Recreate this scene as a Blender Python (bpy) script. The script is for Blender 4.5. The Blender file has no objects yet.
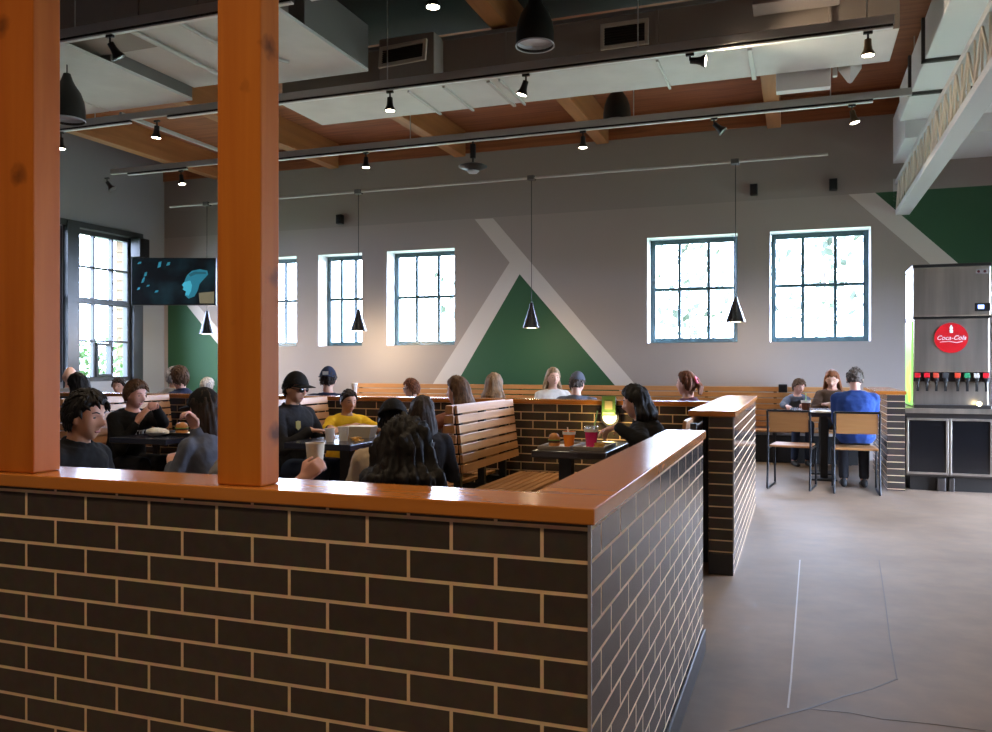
import bpy, bmesh, math, random
from mathutils import Vector, Matrix, Euler, noise

random.seed(7)
SC = bpy.context.scene
COL = SC.collection
R = math.radians
V = Vector

# ------------------------------------------------------------------ camera model (used to place things at true world positions)
CAM = V((0.396, -1.651, 1.26))
YAW = R(19.92)
FPX, CX, HY = 834.8, 496.0, 365.3
FW = V((-math.sin(YAW), math.cos(YAW), 0)); RT = V((math.cos(YAW), math.sin(YAW), 0))

def ray(u, v):
    return FW + RT * ((u - CX) / FPX) + V((0, 0, -(v - HY) / FPX))
def at_t(u, v, t): return CAM + ray(u, v) * t
def at_Y(u, v, Y): d = ray(u, v); return CAM + d * ((Y - CAM.y) / d.y)
def at_X(u, v, X): d = ray(u, v); return CAM + d * ((X - CAM.x) / d.x)
def at_Z(u, v, Z): d = ray(u, v); return CAM + d * ((Z - CAM.z) / d.z)

cd = bpy.data.cameras.new('camera'); cam = bpy.data.objects.new('camera', cd); COL.objects.link(cam)
cam.location = CAM; cam.rotation_euler = (R(90), 0, YAW)
cd.sensor_width = 36; cd.lens = FPX / 992 * 36; cd.shift_y = -0.7 / 992; cd.clip_start = 0.05
SC.camera = cam

# ------------------------------------------------------------------ materials
MATS = {}
def nt_new(name):
    m = bpy.data.materials.new(name); m.use_nodes = True
    nt = m.node_tree; b = nt.nodes['Principled BSDF']
    return m, nt, b
def setin(b, **kw):
    for k, v in kw.items():
        k = k.replace('_', ' ')
        if k in b.inputs: b.inputs[k].default_value = v
def col(c): return (c[0], c[1], c[2], 1.0)
def s2l(r, g, b):
    f = lambda c: (c/255)/12.92 if c/255 <= 0.04045 else ((c/255+0.055)/1.055)**2.4
    return (f(r), f(g), f(b))

def mat(name, c, rough=0.5, metal=0.0, spec=0.5, noise_amt=0.0, noise_scale=8.0, bump=0.0, bump_scale=40.0, coat=0.0, stretch=None, sheen=0.0, trans=0.0):
    if name in MATS: return MATS[name]
    m, nt, b = nt_new(name)
    setin(b, Base_Color=col(c), Roughness=rough, Metallic=metal, Specular_IOR_Level=spec, Coat_Weight=coat, Coat_Roughness=0.1, Sheen_Weight=sheen, Transmission_Weight=trans)
    if noise_amt or bump:
        tc = nt.nodes.new('ShaderNodeTexCoord'); mp = nt.nodes.new('ShaderNodeMapping')
        nt.links.new(tc.outputs['Object'], mp.inputs[0])
        if stretch: mp.inputs['Scale'].default_value = stretch
    if noise_amt:
        n = nt.nodes.new('ShaderNodeTexNoise'); n.inputs['Scale'].default_value = noise_scale; n.inputs['Detail'].default_value = 5
        nt.links.new(mp.outputs[0], n.inputs['Vector'])
        r = nt.nodes.new('ShaderNodeValToRGB')
        r.color_ramp.elements[0].position = 0.3; r.color_ramp.elements[1].position = 0.7
        r.color_ramp.elements[0].color = col([x * (1 - noise_amt) for x in c]); r.color_ramp.elements[1].color = col([min(1, x * (1 + noise_amt)) for x in c])
        nt.links.new(n.outputs[0], r.inputs[0]); nt.links.new(r.outputs[0], b.inputs['Base Color'])
    if bump:
        n2 = nt.nodes.new('ShaderNodeTexNoise'); n2.inputs['Scale'].default_value = bump_scale; n2.inputs['Detail'].default_value = 4
        nt.links.new(mp.outputs[0], n2.inputs['Vector'])
        bp = nt.nodes.new('ShaderNodeBump'); bp.inputs['Strength'].default_value = bump; bp.inputs['Distance'].default_value = 0.01
        nt.links.new(n2.outputs[0], bp.inputs['Height']); nt.links.new(bp.outputs[0], b.inputs['Normal'])
    MATS[name] = m
    return m

def emit(name, c, s):
    if name in MATS: return MATS[name]
    m, nt, b = nt_new(name)
    setin(b, Base_Color=col(c), Emission_Color=col(c), Emission_Strength=s, Roughness=0.4)
    MATS[name] = m
    return m

def wood(name, c1, c2, stretch=(6, 6, 0.6), rough=0.45, coat=0.0, knots=(), scale=2.0, bump=0.15, kr=0.03, spec=0.5):
    if name in MATS: return MATS[name]
    m, nt, b = nt_new(name)
    L = nt.links.new
    tc = nt.nodes.new('ShaderNodeTexCoord'); mp = nt.nodes.new('ShaderNodeMapping'); mp.inputs['Scale'].default_value = stretch
    L(tc.outputs['Object'], mp.inputs[0])
    n = nt.nodes.new('ShaderNodeTexNoise'); n.inputs['Scale'].default_value = scale; n.inputs['Detail'].default_value = 6; n.inputs['Distortion'].default_value = 0.8
    L(mp.outputs[0], n.inputs['Vector'])
    r = nt.nodes.new('ShaderNodeValToRGB'); r.color_ramp.elements[0].position = 0.3; r.color_ramp.elements[1].position = 0.7
    r.color_ramp.elements[0].color = col(c1); r.color_ramp.elements[1].color = col(c2)
    L(n.outputs[0], r.inputs[0])
    out = r.outputs[0]
    for k in knots:
        sub = nt.nodes.new('ShaderNodeVectorMath'); sub.operation = 'SUBTRACT'; sub.inputs[1].default_value = k
        L(tc.outputs['Object'], sub.inputs[0])
        nz = nt.nodes.new('ShaderNodeTexNoise'); nz.inputs['Scale'].default_value = 25; L(tc.outputs['Object'], nz.inputs['Vector'])
        ln = nt.nodes.new('ShaderNodeVectorMath'); ln.operation = 'LENGTH'; L(sub.outputs[0], ln.inputs[0])
        ad = nt.nodes.new('ShaderNodeMath'); ad.operation = 'MULTIPLY_ADD'; L(nz.outputs[0], ad.inputs[0]); ad.inputs[1].default_value = 0.05; L(ln.outputs['Value'], ad.inputs[2])
        mr = nt.nodes.new('ShaderNodeMapRange'); mr.inputs['From Min'].default_value = 0.025 + kr * 0.3; mr.inputs['From Max'].default_value = 0.03 + kr * 1.4
        mr.inputs['To Min'].default_value = 0.92; mr.inputs['To Max'].default_value = 0.0
        L(ad.outputs[0], mr.inputs[0])
        mx = nt.nodes.new('ShaderNodeMix'); mx.data_type = 'RGBA'; L(mr.outputs[0], mx.inputs['Factor']); L(out, mx.inputs['A']); mx.inputs['B'].default_value = col([x * 0.22 for x in c1])
        out = mx.outputs['Result']
    L(out, b.inputs['Base Color'])
    bp = nt.nodes.new('ShaderNodeBump'); bp.inputs['Strength'].default_value = bump; bp.inputs['Distance'].default_value = 0.003
    L(n.outputs[0], bp.inputs['Height']); L(bp.outputs[0], b.inputs['Normal'])
    setin(b, Roughness=rough, Coat_Weight=coat, Coat_Roughness=0.12, Specular_IOR_Level=spec)
    MATS[name] = m
    return m

def brick(name):
    m, nt, b = nt_new(name); L = nt.links.new
    uv = nt.nodes.new('ShaderNodeUVMap'); uv.uv_map = 'UVMap'
    br = nt.nodes.new('ShaderNodeTexBrick')
    L(uv.outputs[0], br.inputs['Vector'])
    br.offset = 0.5; br.offset_frequency = 2; br.squash = 1.0
    br.inputs['Scale'].default_value = 1.0; br.inputs['Brick Width'].default_value = 0.203; br.inputs['Row Height'].default_value = 0.0677
    br.inputs['Mortar Size'].default_value = 0.0043; br.inputs['Mortar Smooth'].default_value = 0.15; br.inputs['Bias'].default_value = 0.0
    br.inputs['Color1'].default_value = (0.048, 0.036, 0.029, 1); br.inputs['Color2'].default_value = (0.062, 0.047, 0.038, 1)
    br.inputs['Mortar'].default_value = (0.68, 0.45, 0.24, 1)
    n = nt.nodes.new('ShaderNodeTexNoise'); n.inputs['Scale'].default_value = 30; n.inputs['Detail'].default_value = 4
    L(uv.outputs[0], n.inputs['Vector'])
    mx = nt.nodes.new('ShaderNodeMix'); mx.data_type = 'RGBA'; mx.blend_type = 'OVERLAY'; mx.inputs['Factor'].default_value = 0.35
    L(br.outputs['Color'], mx.inputs['A']); L(n.outputs['Color'], mx.inputs['B'])
    hs = nt.nodes.new('ShaderNodeHueSaturation'); hs.inputs['Saturation'].default_value = 0.9; L(mx.outputs['Result'], hs.inputs['Color'])
    L(hs.outputs[0], b.inputs['Base Color'])
    mr = nt.nodes.new('ShaderNodeMapRange'); L(br.outputs['Fac'], mr.inputs[0]); mr.inputs['To Min'].default_value = 0.15; mr.inputs['To Max'].default_value = 0.8
    L(mr.outputs[0], b.inputs['Roughness'])
    inv = nt.nodes.new('ShaderNodeMath'); inv.operation = 'MULTIPLY_ADD'; L(br.outputs['Fac'], inv.inputs[0]); inv.inputs[1].default_value = -1.0; inv.inputs[2].default_value = 1.0
    n3 = nt.nodes.new('ShaderNodeTexNoise'); n3.inputs['Scale'].default_value = 14; L(uv.outputs[0], n3.inputs['Vector'])
    ad = nt.nodes.new('ShaderNodeMath'); ad.operation = 'MULTIPLY_ADD'; L(n3.outputs[0], ad.inputs[0]); ad.inputs[1].default_value = 0.12; L(inv.outputs[0], ad.inputs[2])
    bp = nt.nodes.new('ShaderNodeBump'); bp.inputs['Strength'].default_value = 0.6; bp.inputs['Distance'].default_value = 0.004
    L(ad.outputs[0], bp.inputs['Height']); L(bp.outputs[0], b.inputs['Normal'])
    MATS[name] = m
    return m

def glass_mat():
    m = bpy.data.materials.new('window_glass'); m.use_nodes = True; nt = m.node_tree
    nt.nodes.remove(nt.nodes['Principled BSDF'])
    tr = nt.nodes.new('ShaderNodeBsdfTransparent'); tr.inputs[0].default_value = (0.95, 0.96, 0.965, 1)
    gl = nt.nodes.new('ShaderNodeBsdfGlossy'); gl.inputs['Roughness'].default_value = 0.02
    fr = nt.nodes.new('ShaderNodeFresnel'); fr.inputs[0].default_value = 1.3
    mx = nt.nodes.new('ShaderNodeMixShader')
    nt.links.new(fr.outputs[0], mx.inputs[0]); nt.links.new(tr.outputs[0], mx.inputs[1]); nt.links.new(gl.outputs[0], mx.inputs[2])
    nt.links.new(mx.outputs[0], nt.nodes['Material Output'].inputs[0])
    return m

def floor_mat():
    m, nt, b = nt_new('polished_concrete'); L = nt.links.new
    tc = nt.nodes.new('ShaderNodeTexCoord')
    n1 = nt.nodes.new('ShaderNodeTexNoise'); n1.inputs['Scale'].default_value = 1.1; n1.inputs['Detail'].default_value = 8; n1.inputs['Roughness'].default_value = 0.6
    n2 = nt.nodes.new('ShaderNodeTexNoise'); n2.inputs['Scale'].default_value = 7; n2.inputs['Detail'].default_value = 8
    for n in (n1, n2): L(tc.outputs['Object'], n.inputs['Vector'])
    r = nt.nodes.new('ShaderNodeValToRGB'); e = r.color_ramp.elements
    e[0].position = 0.3; e[0].color = (0.150, 0.100, 0.062, 1); e[1].position = 0.72; e[1].color = (0.25, 0.178, 0.120, 1)
    L(n1.outputs[0], r.inputs[0])
    mx = nt.nodes.new('ShaderNodeMix'); mx.data_type = 'RGBA'; mx.blend_type = 'OVERLAY'; mx.inputs['Factor'].default_value = 0.35
    L(r.outputs[0], mx.inputs['A']); L(n2.outputs[0], mx.inputs['B']); L(mx.outputs['Result'], b.inputs['Base Color'])
    mr = nt.nodes.new('ShaderNodeMapRange'); L(n2.outputs[0], mr.inputs[0]); mr.inputs['To Min'].default_value = 0.50; mr.inputs['To Max'].default_value = 0.66; setin(b, Specular_IOR_Level=0.7)
    L(mr.outputs[0], b.inputs['Roughness'])
    bp = nt.nodes.new('ShaderNodeBump'); bp.inputs['Strength'].default_value = 0.08; bp.inputs['Distance'].default_value = 0.01
    L(n2.outputs[0], bp.inputs['Height']); L(bp.outputs[0], b.inputs['Normal'])
    return m

# ------------------------------------------------------------------ mesh helpers
def box(bm, lo, hi, bev=0.0, mi=0):
    lo = V(lo); hi = V(hi)
    c = (lo + hi) / 2; s = hi - lo
    g = bmesh.ops.create_cube(bm, size=1.0, matrix=Matrix.Translation(c) @ Matrix.Diagonal((max(abs(s.x), 1e-5), max(abs(s.y), 1e-5), max(abs(s.z), 1e-5), 1)))
    vs = g['verts']
    fs = set(f for v in vs for f in v.link_faces)
    for f in fs: f.material_index = mi
    if bev > 0:
        es = set(e for v in vs for e in v.link_edges)
        r = bmesh.ops.bevel(bm, geom=list(es), offset=min(bev, 0.45 * min(abs(s.x), abs(s.y), abs(s.z))), segments=2, affect='EDGES', profile=0.5)
        for f in r['faces']: f.material_index = mi
    return vs

def obox(bm, c, ax, ay, az, bev=0.0):
    """oriented box, ax/ay/az are full-length edge vectors"""
    n = len(bm.verts)
    t = bmesh.new(); box(t, (-.5, -.5, -.5), (.5, .5, .5))
    M = Matrix(((ax.x, ay.x, az.x, c.x), (ax.y, ay.y, az.y, c.y), (ax.z, ay.z, az.z, c.z), (0, 0, 0, 1)))
    bmesh.ops.transform(t, matrix=M, verts=t.verts)
    if bev: bmesh.ops.bevel(t, geom=list(t.edges), offset=bev, segments=2, affect='EDGES', profile=0.5)
    merge(bm, t)

def merge(bm, t, M=None):
    if M is not None: bmesh.ops.transform(t, matrix=M, verts=t.verts)
    me = bpy.data.meshes.new('tmp'); t.to_mesh(me); t.free(); bm.from_mesh(me); bpy.data.meshes.remove(me)

def frame_of(d):
    d = d.normalized(); up = V((0, 0, 1)) if abs(d.z) < 0.95 else V((1, 0, 0))
    x = up.cross(d).normalized(); y = d.cross(x).normalized()
    return x, y, d

def rings(bm, rs, cap=True):
    """rs: list of lists of points (equal count, or single point = pole)"""
    prev = None
    for pts in rs:
        cur = [bm.verts.new(p) for p in pts]
        if prev is not None:
            if len(prev) == 1 and len(cur) > 1:
                for i in range(len(cur)): bm.faces.new((prev[0], cur[(i + 1) % len(cur)], cur[i]))
            elif len(cur) == 1 and len(prev) > 1:
                for i in range(len(prev)): bm.faces.new((prev[i], prev[(i + 1) % len(prev)], cur[0]))
            elif len(cur) > 1:
                n = len(cur)
                for i in range(n): bm.faces.new((prev[i], prev[(i + 1) % n], cur[(i + 1) % n], cur[i]))
        elif cap and len(cur) > 2:
            bm.faces.new(list(reversed(cur)))
        prev = cur
    if cap and prev and len(prev) > 2: bm.faces.new(prev)

def circ(c, x, y, r, n, r2=None):
    r2 = r if r2 is None else r2
    return [c + x * (r * math.cos(2 * math.pi * i / n)) + y * (r2 * math.sin(2 * math.pi * i / n)) for i in range(n)]

def capsule(bm, p0, p1, r0, r1, n=12):
    p0 = V(p0); p1 = V(p1)
    d = p1 - p0
    if d.length < 1e-6: d = V((0, 0, 1e-4)); p1 = p0 + d
    x, y, z = frame_of(d)
    rs = [[p0 - z * r0]]
    for a in (-55, -25): rs.append(circ(p0 + z * r0 * math.sin(R(a)), x, y, r0 * math.cos(R(a)), n))
    rs.append(circ(p0, x, y, r0, n)); rs.append(circ(p1, x, y, r1, n))
    for a in (25, 55): rs.append(circ(p1 + z * r1 * math.sin(R(a)), x, y, r1 * math.cos(R(a)), n))
    rs.append([p1 + z * r1])
    rings(bm, rs)

def chain(bm, pts, rad, n=12):
    for i in range(len(pts) - 1): capsule(bm, pts[i], pts[i + 1], rad[i], rad[i + 1], n)

def tube(bm, pts, r, n=10):
    """one swept tube through pts"""
    pts = [V(p) for p in pts]; rs = []
    for i, p in enumerate(pts):
        d = (pts[min(i + 1, len(pts) - 1)] - pts[max(i - 1, 0)])
        x, y, z = frame_of(d); rs.append(circ(p, x, y, r, n))
    rings(bm, rs)

def cyl(bm, p0, p1, r0, r1=None, n=20):
    r1 = r0 if r1 is None else r1
    p0 = V(p0); p1 = V(p1); x, y, z = frame_of(p1 - p0)
    rings(bm, [circ(p0, x, y, r0, n), circ(p1, x, y, r1, n)])

def lathe(bm, prof, c=(0, 0, 0), n=28, axis=V((0, 0, 1)), cap=True):
    """prof: list of (radius, height)"""
    c = V(c); x, y, z = frame_of(axis)
    rs = []
    for r, h in prof:
        rs.append([c + z * h] if r < 1e-6 else circ(c + z * h, x, y, r, n))
    rings(bm, rs, cap)

def ellipsoid(bm, c, rx, ry, rz, M=None, n=16, m=10):
    c = V(c); rs = []
    for j in range(m + 1):
        a = -math.pi / 2 + math.pi * j / m
        if j in (0, m): rs.append([V((0, 0, rz * math.sin(a)))])
        else: rs.append([V((rx * math.cos(a) * math.cos(2 * math.pi * i / n), ry * math.cos(a) * math.sin(2 * math.pi * i / n), rz * math.sin(a))) for i in range(n)])
    rs = [[c + (M @ p if M is not None else p) for p in r] for r in rs]
    rings(bm, rs)

def prism(bm, poly, z0, z1):
    """extrude xy polygon (counter-clockwise) between z0 and z1"""
    a = [bm.verts.new((p[0], p[1], z0)) for p in poly]; b = [bm.verts.new((p[0], p[1], z1)) for p in poly]
    n = len(poly)
    bm.faces.new(list(reversed(a))); bm.faces.new(b)
    for i in range(n): bm.faces.new((a[i], a[(i + 1) % n], b[(i + 1) % n], b[i]))

def plate(bm, pts, nrm, th):
    """closed plate: polygon pts extruded by -nrm*th"""
    nrm = V(nrm).normalized()
    a = [bm.verts.new(V(p)) for p in pts]; b = [bm.verts.new(V(p) - nrm * th) for p in pts]
    n = len(pts); bm.faces.new(a); bm.faces.new(list(reversed(b)))
    for i in range(n): bm.faces.new((a[i], b[i], b[(i + 1) % n], a[(i + 1) % n]))

def link(name, me, parent=None):
    o = bpy.data.objects.new(name, me); COL.objects.link(o)
    if parent is not None: o.parent = parent
    return o

def mesh(name, bm, ms, parent=None, smooth=False, loc=None, auto=None, label=None):
    bmesh.ops.recalc_face_normals(bm, faces=bm.faces)
    me = bpy.data.meshes.new(name); bm.to_mesh(me); bm.free()
    for m in (ms if isinstance(ms, (list, tuple)) else [ms]): me.materials.append(m)
    if smooth:
        for p in me.polygons: p.use_smooth = True
        if auto: 
            try: me.set_sharp_from_angle(angle=R(auto))
            except Exception: pass
    o = link(name, me, parent)
    if loc is not None: o.location = loc
    if label: o['label'] = label
    return o

def tag(o, label, cat, group=None, kind=None):
    o['label'] = label; o['category'] = cat
    if group: o['group'] = group
    if kind: o['kind'] = kind
    return o

def thing(name, label, cat, loc=(0, 0, 0), rz=0.0, group=None, kind=None):
    o = bpy.data.objects.new(name, None); COL.objects.link(o)
    o.location = loc; o.rotation_euler = (0, 0, rz); o.empty_display_size = 0.1
    return tag(o, label, cat, group, kind)

def kids(o): return [c for c in bpy.data.objects if c.parent == o]
def copy_tree(o, parent=None):
    c = o.copy(); COL.objects.link(c)
    if parent is not None: c.parent = parent
    for ch in list(kids(o)): copy_tree(ch, c)
    return c
def dup(o, loc, rz=None, label=None, group=None):
    c = copy_tree(o); c.location = loc
    if rz is not None: c.rotation_euler = (0, 0, rz)
    if label: c['label'] = label
    if group: c['group'] = group
    return c

def text_mesh(name, s, size, m, parent, M, extrude=0.0008, shear=0.0, align='CENTER'):
    cu = bpy.data.curves.new(name, 'FONT'); cu.body = s; cu.size = size; cu.align_x = align; cu.align_y = 'CENTER'; cu.shear = shear; cu.extrude = extrude
    o = bpy.data.objects.new('tmp_text', cu); COL.objects.link(o)
    dg = bpy.context.evaluated_depsgraph_get(); me = bpy.data.meshes.new_from_object(o.evaluated_get(dg))
    bpy.data.objects.remove(o); bpy.data.curves.remove(cu)
    me.name = name; me.materials.clear(); me.materials.append(m)
    me.transform(M)
    return link(name, me, parent)

def remesh(bm, voxel, smooth=2, fac=0.5):
    bmesh.ops.recalc_face_normals(bm, faces=bm.faces)
    me = bpy.data.meshes.new('tmp'); bm.to_mesh(me); bm.free()
    o = bpy.data.objects.new('tmp', me); COL.objects.link(o)
    md = o.modifiers.new('r', 'REMESH'); md.mode = 'VOXEL'; md.voxel_size = voxel; md.adaptivity = 0
    if smooth:
        sm = o.modifiers.new('s', 'SMOOTH'); sm.iterations = smooth; sm.factor = fac
    dg = bpy.context.evaluated_depsgraph_get()
    out = bpy.data.meshes.new_from_object(o.evaluated_get(dg))
    bpy.data.objects.remove(o); bpy.data.meshes.remove(me)
    for p in out.polygons: p.use_smooth = True
    return out
EXPO = 0.78
SKY = 20.0
# ------------------------------------------------------------------ materials used in the room
M_brick = brick('dark_glazed_brick')
M_cap = wood('orange_cap_laminate', (0.44, 0.145, 0.022), (0.52, 0.185, 0.032), stretch=(0.8, 6, 6), rough=0.17, coat=0.0, bump=0.02)
M_slat = wood('honey_slat_wood', (0.36, 0.165, 0.066), (0.48, 0.245, 0.108), stretch=(5, 0.7, 5), rough=0.36, coat=0.2)
M_slatx = wood('honey_slat_wood_lengthwise', (0.38, 0.170, 0.052), (0.50, 0.245, 0.088), stretch=(0.7, 5, 5), rough=0.4, coat=0.1)
M_deck = wood('roof_deck_wood', (0.20, 0.062, 0.022), (0.36, 0.125, 0.045), stretch=(0.35, 7, 7), rough=0.6, scale=2.5)
M_beam = wood('glulam_wood', (0.30, 0.12, 0.04), (0.42, 0.18, 0.06), stretch=(5, 0.3, 5), rough=0.5)
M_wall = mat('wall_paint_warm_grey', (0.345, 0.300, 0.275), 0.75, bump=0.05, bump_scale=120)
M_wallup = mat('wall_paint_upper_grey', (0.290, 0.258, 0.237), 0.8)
M_walldark = mat('wall_paint_slate', (0.235, 0.243, 0.253), 0.75)
M_green = mat('mural_green_paint', (0.020, 0.088, 0.036), 0.6)
M_white = mat('mural_white_paint', (0.60, 0.56, 0.525), 0.7)
M_reveal = mat('window_reveal_white', (0.78, 0.79, 0.80), 0.6)
M_wframe = mat('window_frame_blue_green', (0.035, 0.075, 0.085), 0.4)
M_dframe = mat('window_frame_charcoal', (0.020, 0.024, 0.028), 0.45)
M_glass = glass_mat()
M_floor = floor_mat()
M_black = mat('black_metal', (0.012, 0.012, 0.013), 0.4, 0.2)
M_steel = mat('dark_steel_tube', (0.02, 0.02, 0.022), 0.35, 0.7)
M_strut = mat('grey_strut_paint', (0.52, 0.51, 0.50), 0.5, 0.3)
M_trackw = mat('track_white', (0.75, 0.76, 0.78), 0.4)
M_duct = mat('duct_underside_lit', (0.66, 0.655, 0.65), 0.6, noise_amt=0.06, noise_scale=3)
M_ductdk = mat('duct_brown_grey_shaded', (0.29, 0.245, 0.215), 0.65)
M_ductwh = mat('duct_white_paint', (0.72, 0.72, 0.73), 0.6)
M_vent = mat('vent_cream', (0.62, 0.54, 0.45), 0.5)
M_alu = mat('corner_aluminium', (0.55, 0.55, 0.56), 0.35, 0.9)
M_base = mat('rubber_cove_base', (0.02, 0.018, 0.016), 0.3)
M_stain = mat('stainless_steel', (0.48, 0.42, 0.35), 0.33, 0.92, noise_amt=0.28, noise_scale=2.2, stretch=(3, 3, 0.25))  # upright streaks in the base colour stand in for reflections
M_crack = mat('floor_joint_dark', (0.085, 0.062, 0.044), 0.45)
M_joint = mat('floor_joint_pale', (0.42, 0.37, 0.32), 0.45)

YF = 10.4       # face of the wall with the windows
XL = -10.3      # face of the wall with the tall windows
ZT = 4.9        # underside of the roof deck
XR = 5.0; YB = -4.0

def uvbox(bm, zoff=0.0):
    """metric UVs: along-wall distance and height"""
    uv = bm.loops.layers.uv.get('UVMap') or bm.loops.layers.uv.new('UVMap')
    for f in bm.faces:
        n = f.normal
        for l in f.loops:
            p = l.vert.co
            if abs(n.z) > 0.7: l[uv].uv = (p.x, p.y)
            elif abs(n.y) > abs(n.x): l[uv].uv = (p.x, p.z - zoff)
            else: l[uv].uv = (p.y, p.z - zoff)

def brick_wall(name, lo, hi, label, zoff, xo=(0, 0)):
    bm = bmesh.new(); box(bm, lo, hi); bm.normal_update()
    uv = bm.loops.layers.uv.new('UVMap'); uvbox(bm, zoff)
    for f in bm.faces:
        sh = xo[0] if abs(f.normal.y) > 0.7 else (xo[1] if abs(f.normal.x) > 0.7 else 0)
        ends = abs(f.normal.y) > 0.7 and hi[0] - lo[0] < 0.3          # narrow end face: one brick per course
        for l in f.loops:
            l[uv].uv.x += sh
            if ends: l[uv].uv.x = 0.03 + 0.3 * (l.vert.co.x - lo[0])
    o = mesh(name, bm, M_brick)
    tag(o, label, 'wall', kind='structure')
    return o

# ---- floor, ceiling
bm = bmesh.new(); box(bm, (XL - 0.4, YB - 0.4, -0.12), (XR + 0.4, YF + 0.4, 0.0))
tag(mesh('floor', bm, M_floor), 'polished grey brown concrete floor with fine cracks', 'floor', kind='structure')
bm = bmesh.new(); box(bm, (XL - 0.4, YB - 0.4, ZT), (XR + 0.4, YF + 0.4, ZT + 0.12))
tag(mesh('ceiling', bm, M_deck), 'reddish wooden plank roof deck high above the room', 'ceiling', kind='structure')
def strip(name, pts, w, m, label):
    bm = bmesh.new()
    for a, b in zip(pts[:-1], pts[1:]):
        a = V(a); b = V(b); d = (b - a).normalized(); s = V((-d.y, d.x, 0)) * w / 2
        e = d * w * 0.3
        plate(bm, [a - s - e, b - s + e, b + s + e, a + s - e], (0, 0, 1), 0.0008)
    bmesh.ops.translate(bm, verts=bm.verts, vec=(0, 0, 0.0013))
    tag(mesh(name, bm, m), label, 'floor crack', kind='structure')
fz = lambda u, v: at_Z(u, v, 0.0)
strip('floor_joint', [fz(788, 708), fz(791, 680), fz(797, 600), fz(800, 560)], 0.007, M_joint, 'pale filled saw-cut joint running away across the concrete')
strip('floor_joint', [fz(897, 680), fz(890, 640), fz(885, 600), fz(879, 560)], 0.005, M_crack, 'faint dark joint in the concrete before the drink counter')
strip('floor_crack', [fz(730, 731), fz(770, 719), fz(808, 709), fz(842, 697), fz(872, 689), fz(897, 679)], 0.008, M_crack, 'dark crack slanting over the concrete by the brick corner')
strip('floor_crack', [fz(808, 709), fz(850, 713), fz(880, 719), fz(930, 724), fz(985, 731)], 0.004, M_crack, 'thin crack branching off the dark slanting one')

# ---- walls with openings
def wall_holes(name, plane, f0, f1, a0, a1, z0, z1, holes, zsplit, ms, label):
    """plane 'y': wall at y=f0 (room face) .. f1 (outside), running along x. plane 'x' likewise. ms: lower, upper, reveal"""
    A = sorted(set([a0, a1] + [h[0] for h in holes] + [h[1] for h in holes]))
    Z = sorted(set([z0, z1] + ([zsplit] if zsplit else []) + [h[2] for h in holes] + [h[3] for h in holes]))
    P = (lambda a, f, z: (a, f, z)) if plane == 'y' else (lambda a, f, z: (f, a, z))
    bm = bmesh.new()
    inside = lambda a, z: any(h[0] < a < h[1] and h[2] < z < h[3] for h in holes)
    def quad(pts, mi):
        f = bm.faces.new([bm.verts.new(p) for p in pts]); f.material_index = mi
    for i in range(len(A) - 1):
        for j in range(len(Z) - 1):
            am, zm = (A[i] + A[i + 1]) / 2, (Z[j] + Z[j + 1]) / 2
            if inside(am, zm): continue
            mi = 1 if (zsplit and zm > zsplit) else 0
            for f in (f0, f1):
                quad([P(A[i], f, Z[j]), P(A[i + 1], f, Z[j]), P(A[i + 1], f, Z[j + 1]), P(A[i], f, Z[j + 1])], mi)
    for h in holes:
        quad([P(h[0], f0, h[2]), P(h[0], f1, h[2]), P(h[0], f1, h[3]), P(h[0], f0, h[3])], 2)
        quad([P(h[1], f0, h[2]), P(h[1], f1, h[2]), P(h[1], f1, h[3]), P(h[1], f0, h[3])], 2)
        quad([P(h[0], f0, h[2]), P(h[1], f0, h[2]), P(h[1], f1, h[2]), P(h[0], f1, h[2])], 2)
        quad([P(h[0], f0, h[3]), P(h[1], f0, h[3]), P(h[1], f1, h[3]), P(h[0], f1, h[3])], 2)
    for a in (a0, a1): quad([P(a, f0, z0), P(a, f1, z0), P(a, f1, z1), P(a, f0, z1)], 0)
    for z in (z0, z1): quad([P(a0, f0, z), P(a1, f0, z), P(a1, f1, z), P(a0, f1, z)], 0)
    bmesh.ops.remove_doubles(bm, verts=bm.verts, dist=1e-5)
    o = mesh(name, bm, ms); tag(o, label, 'wall', kind='structure')
    return o

wz0, wz1 = 1.58, 3.095
fx = lambda u: at_Y(u, 300, YF).x
W3w = fx(454.5) - fx(387)
wins = [(fx(296.5) - W3w * 1.02, fx(296.5)), (fx(318.4), fx(362)), (fx(387), fx(454.5)), (fx(647.4), fx(737.5)), (fx(770), fx(870.8))]
holes = [(a, b, wz0, wz1) for a, b in wins]
wall_holes('wall_far', 'y', YF, YF + 0.36, XL - 0.36, XR + 0.36, 0, ZT, holes, 3.535, [M_wall, M_wallup, M_reveal], 'long warm grey wall with five windows and a painted green triangle')

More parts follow.
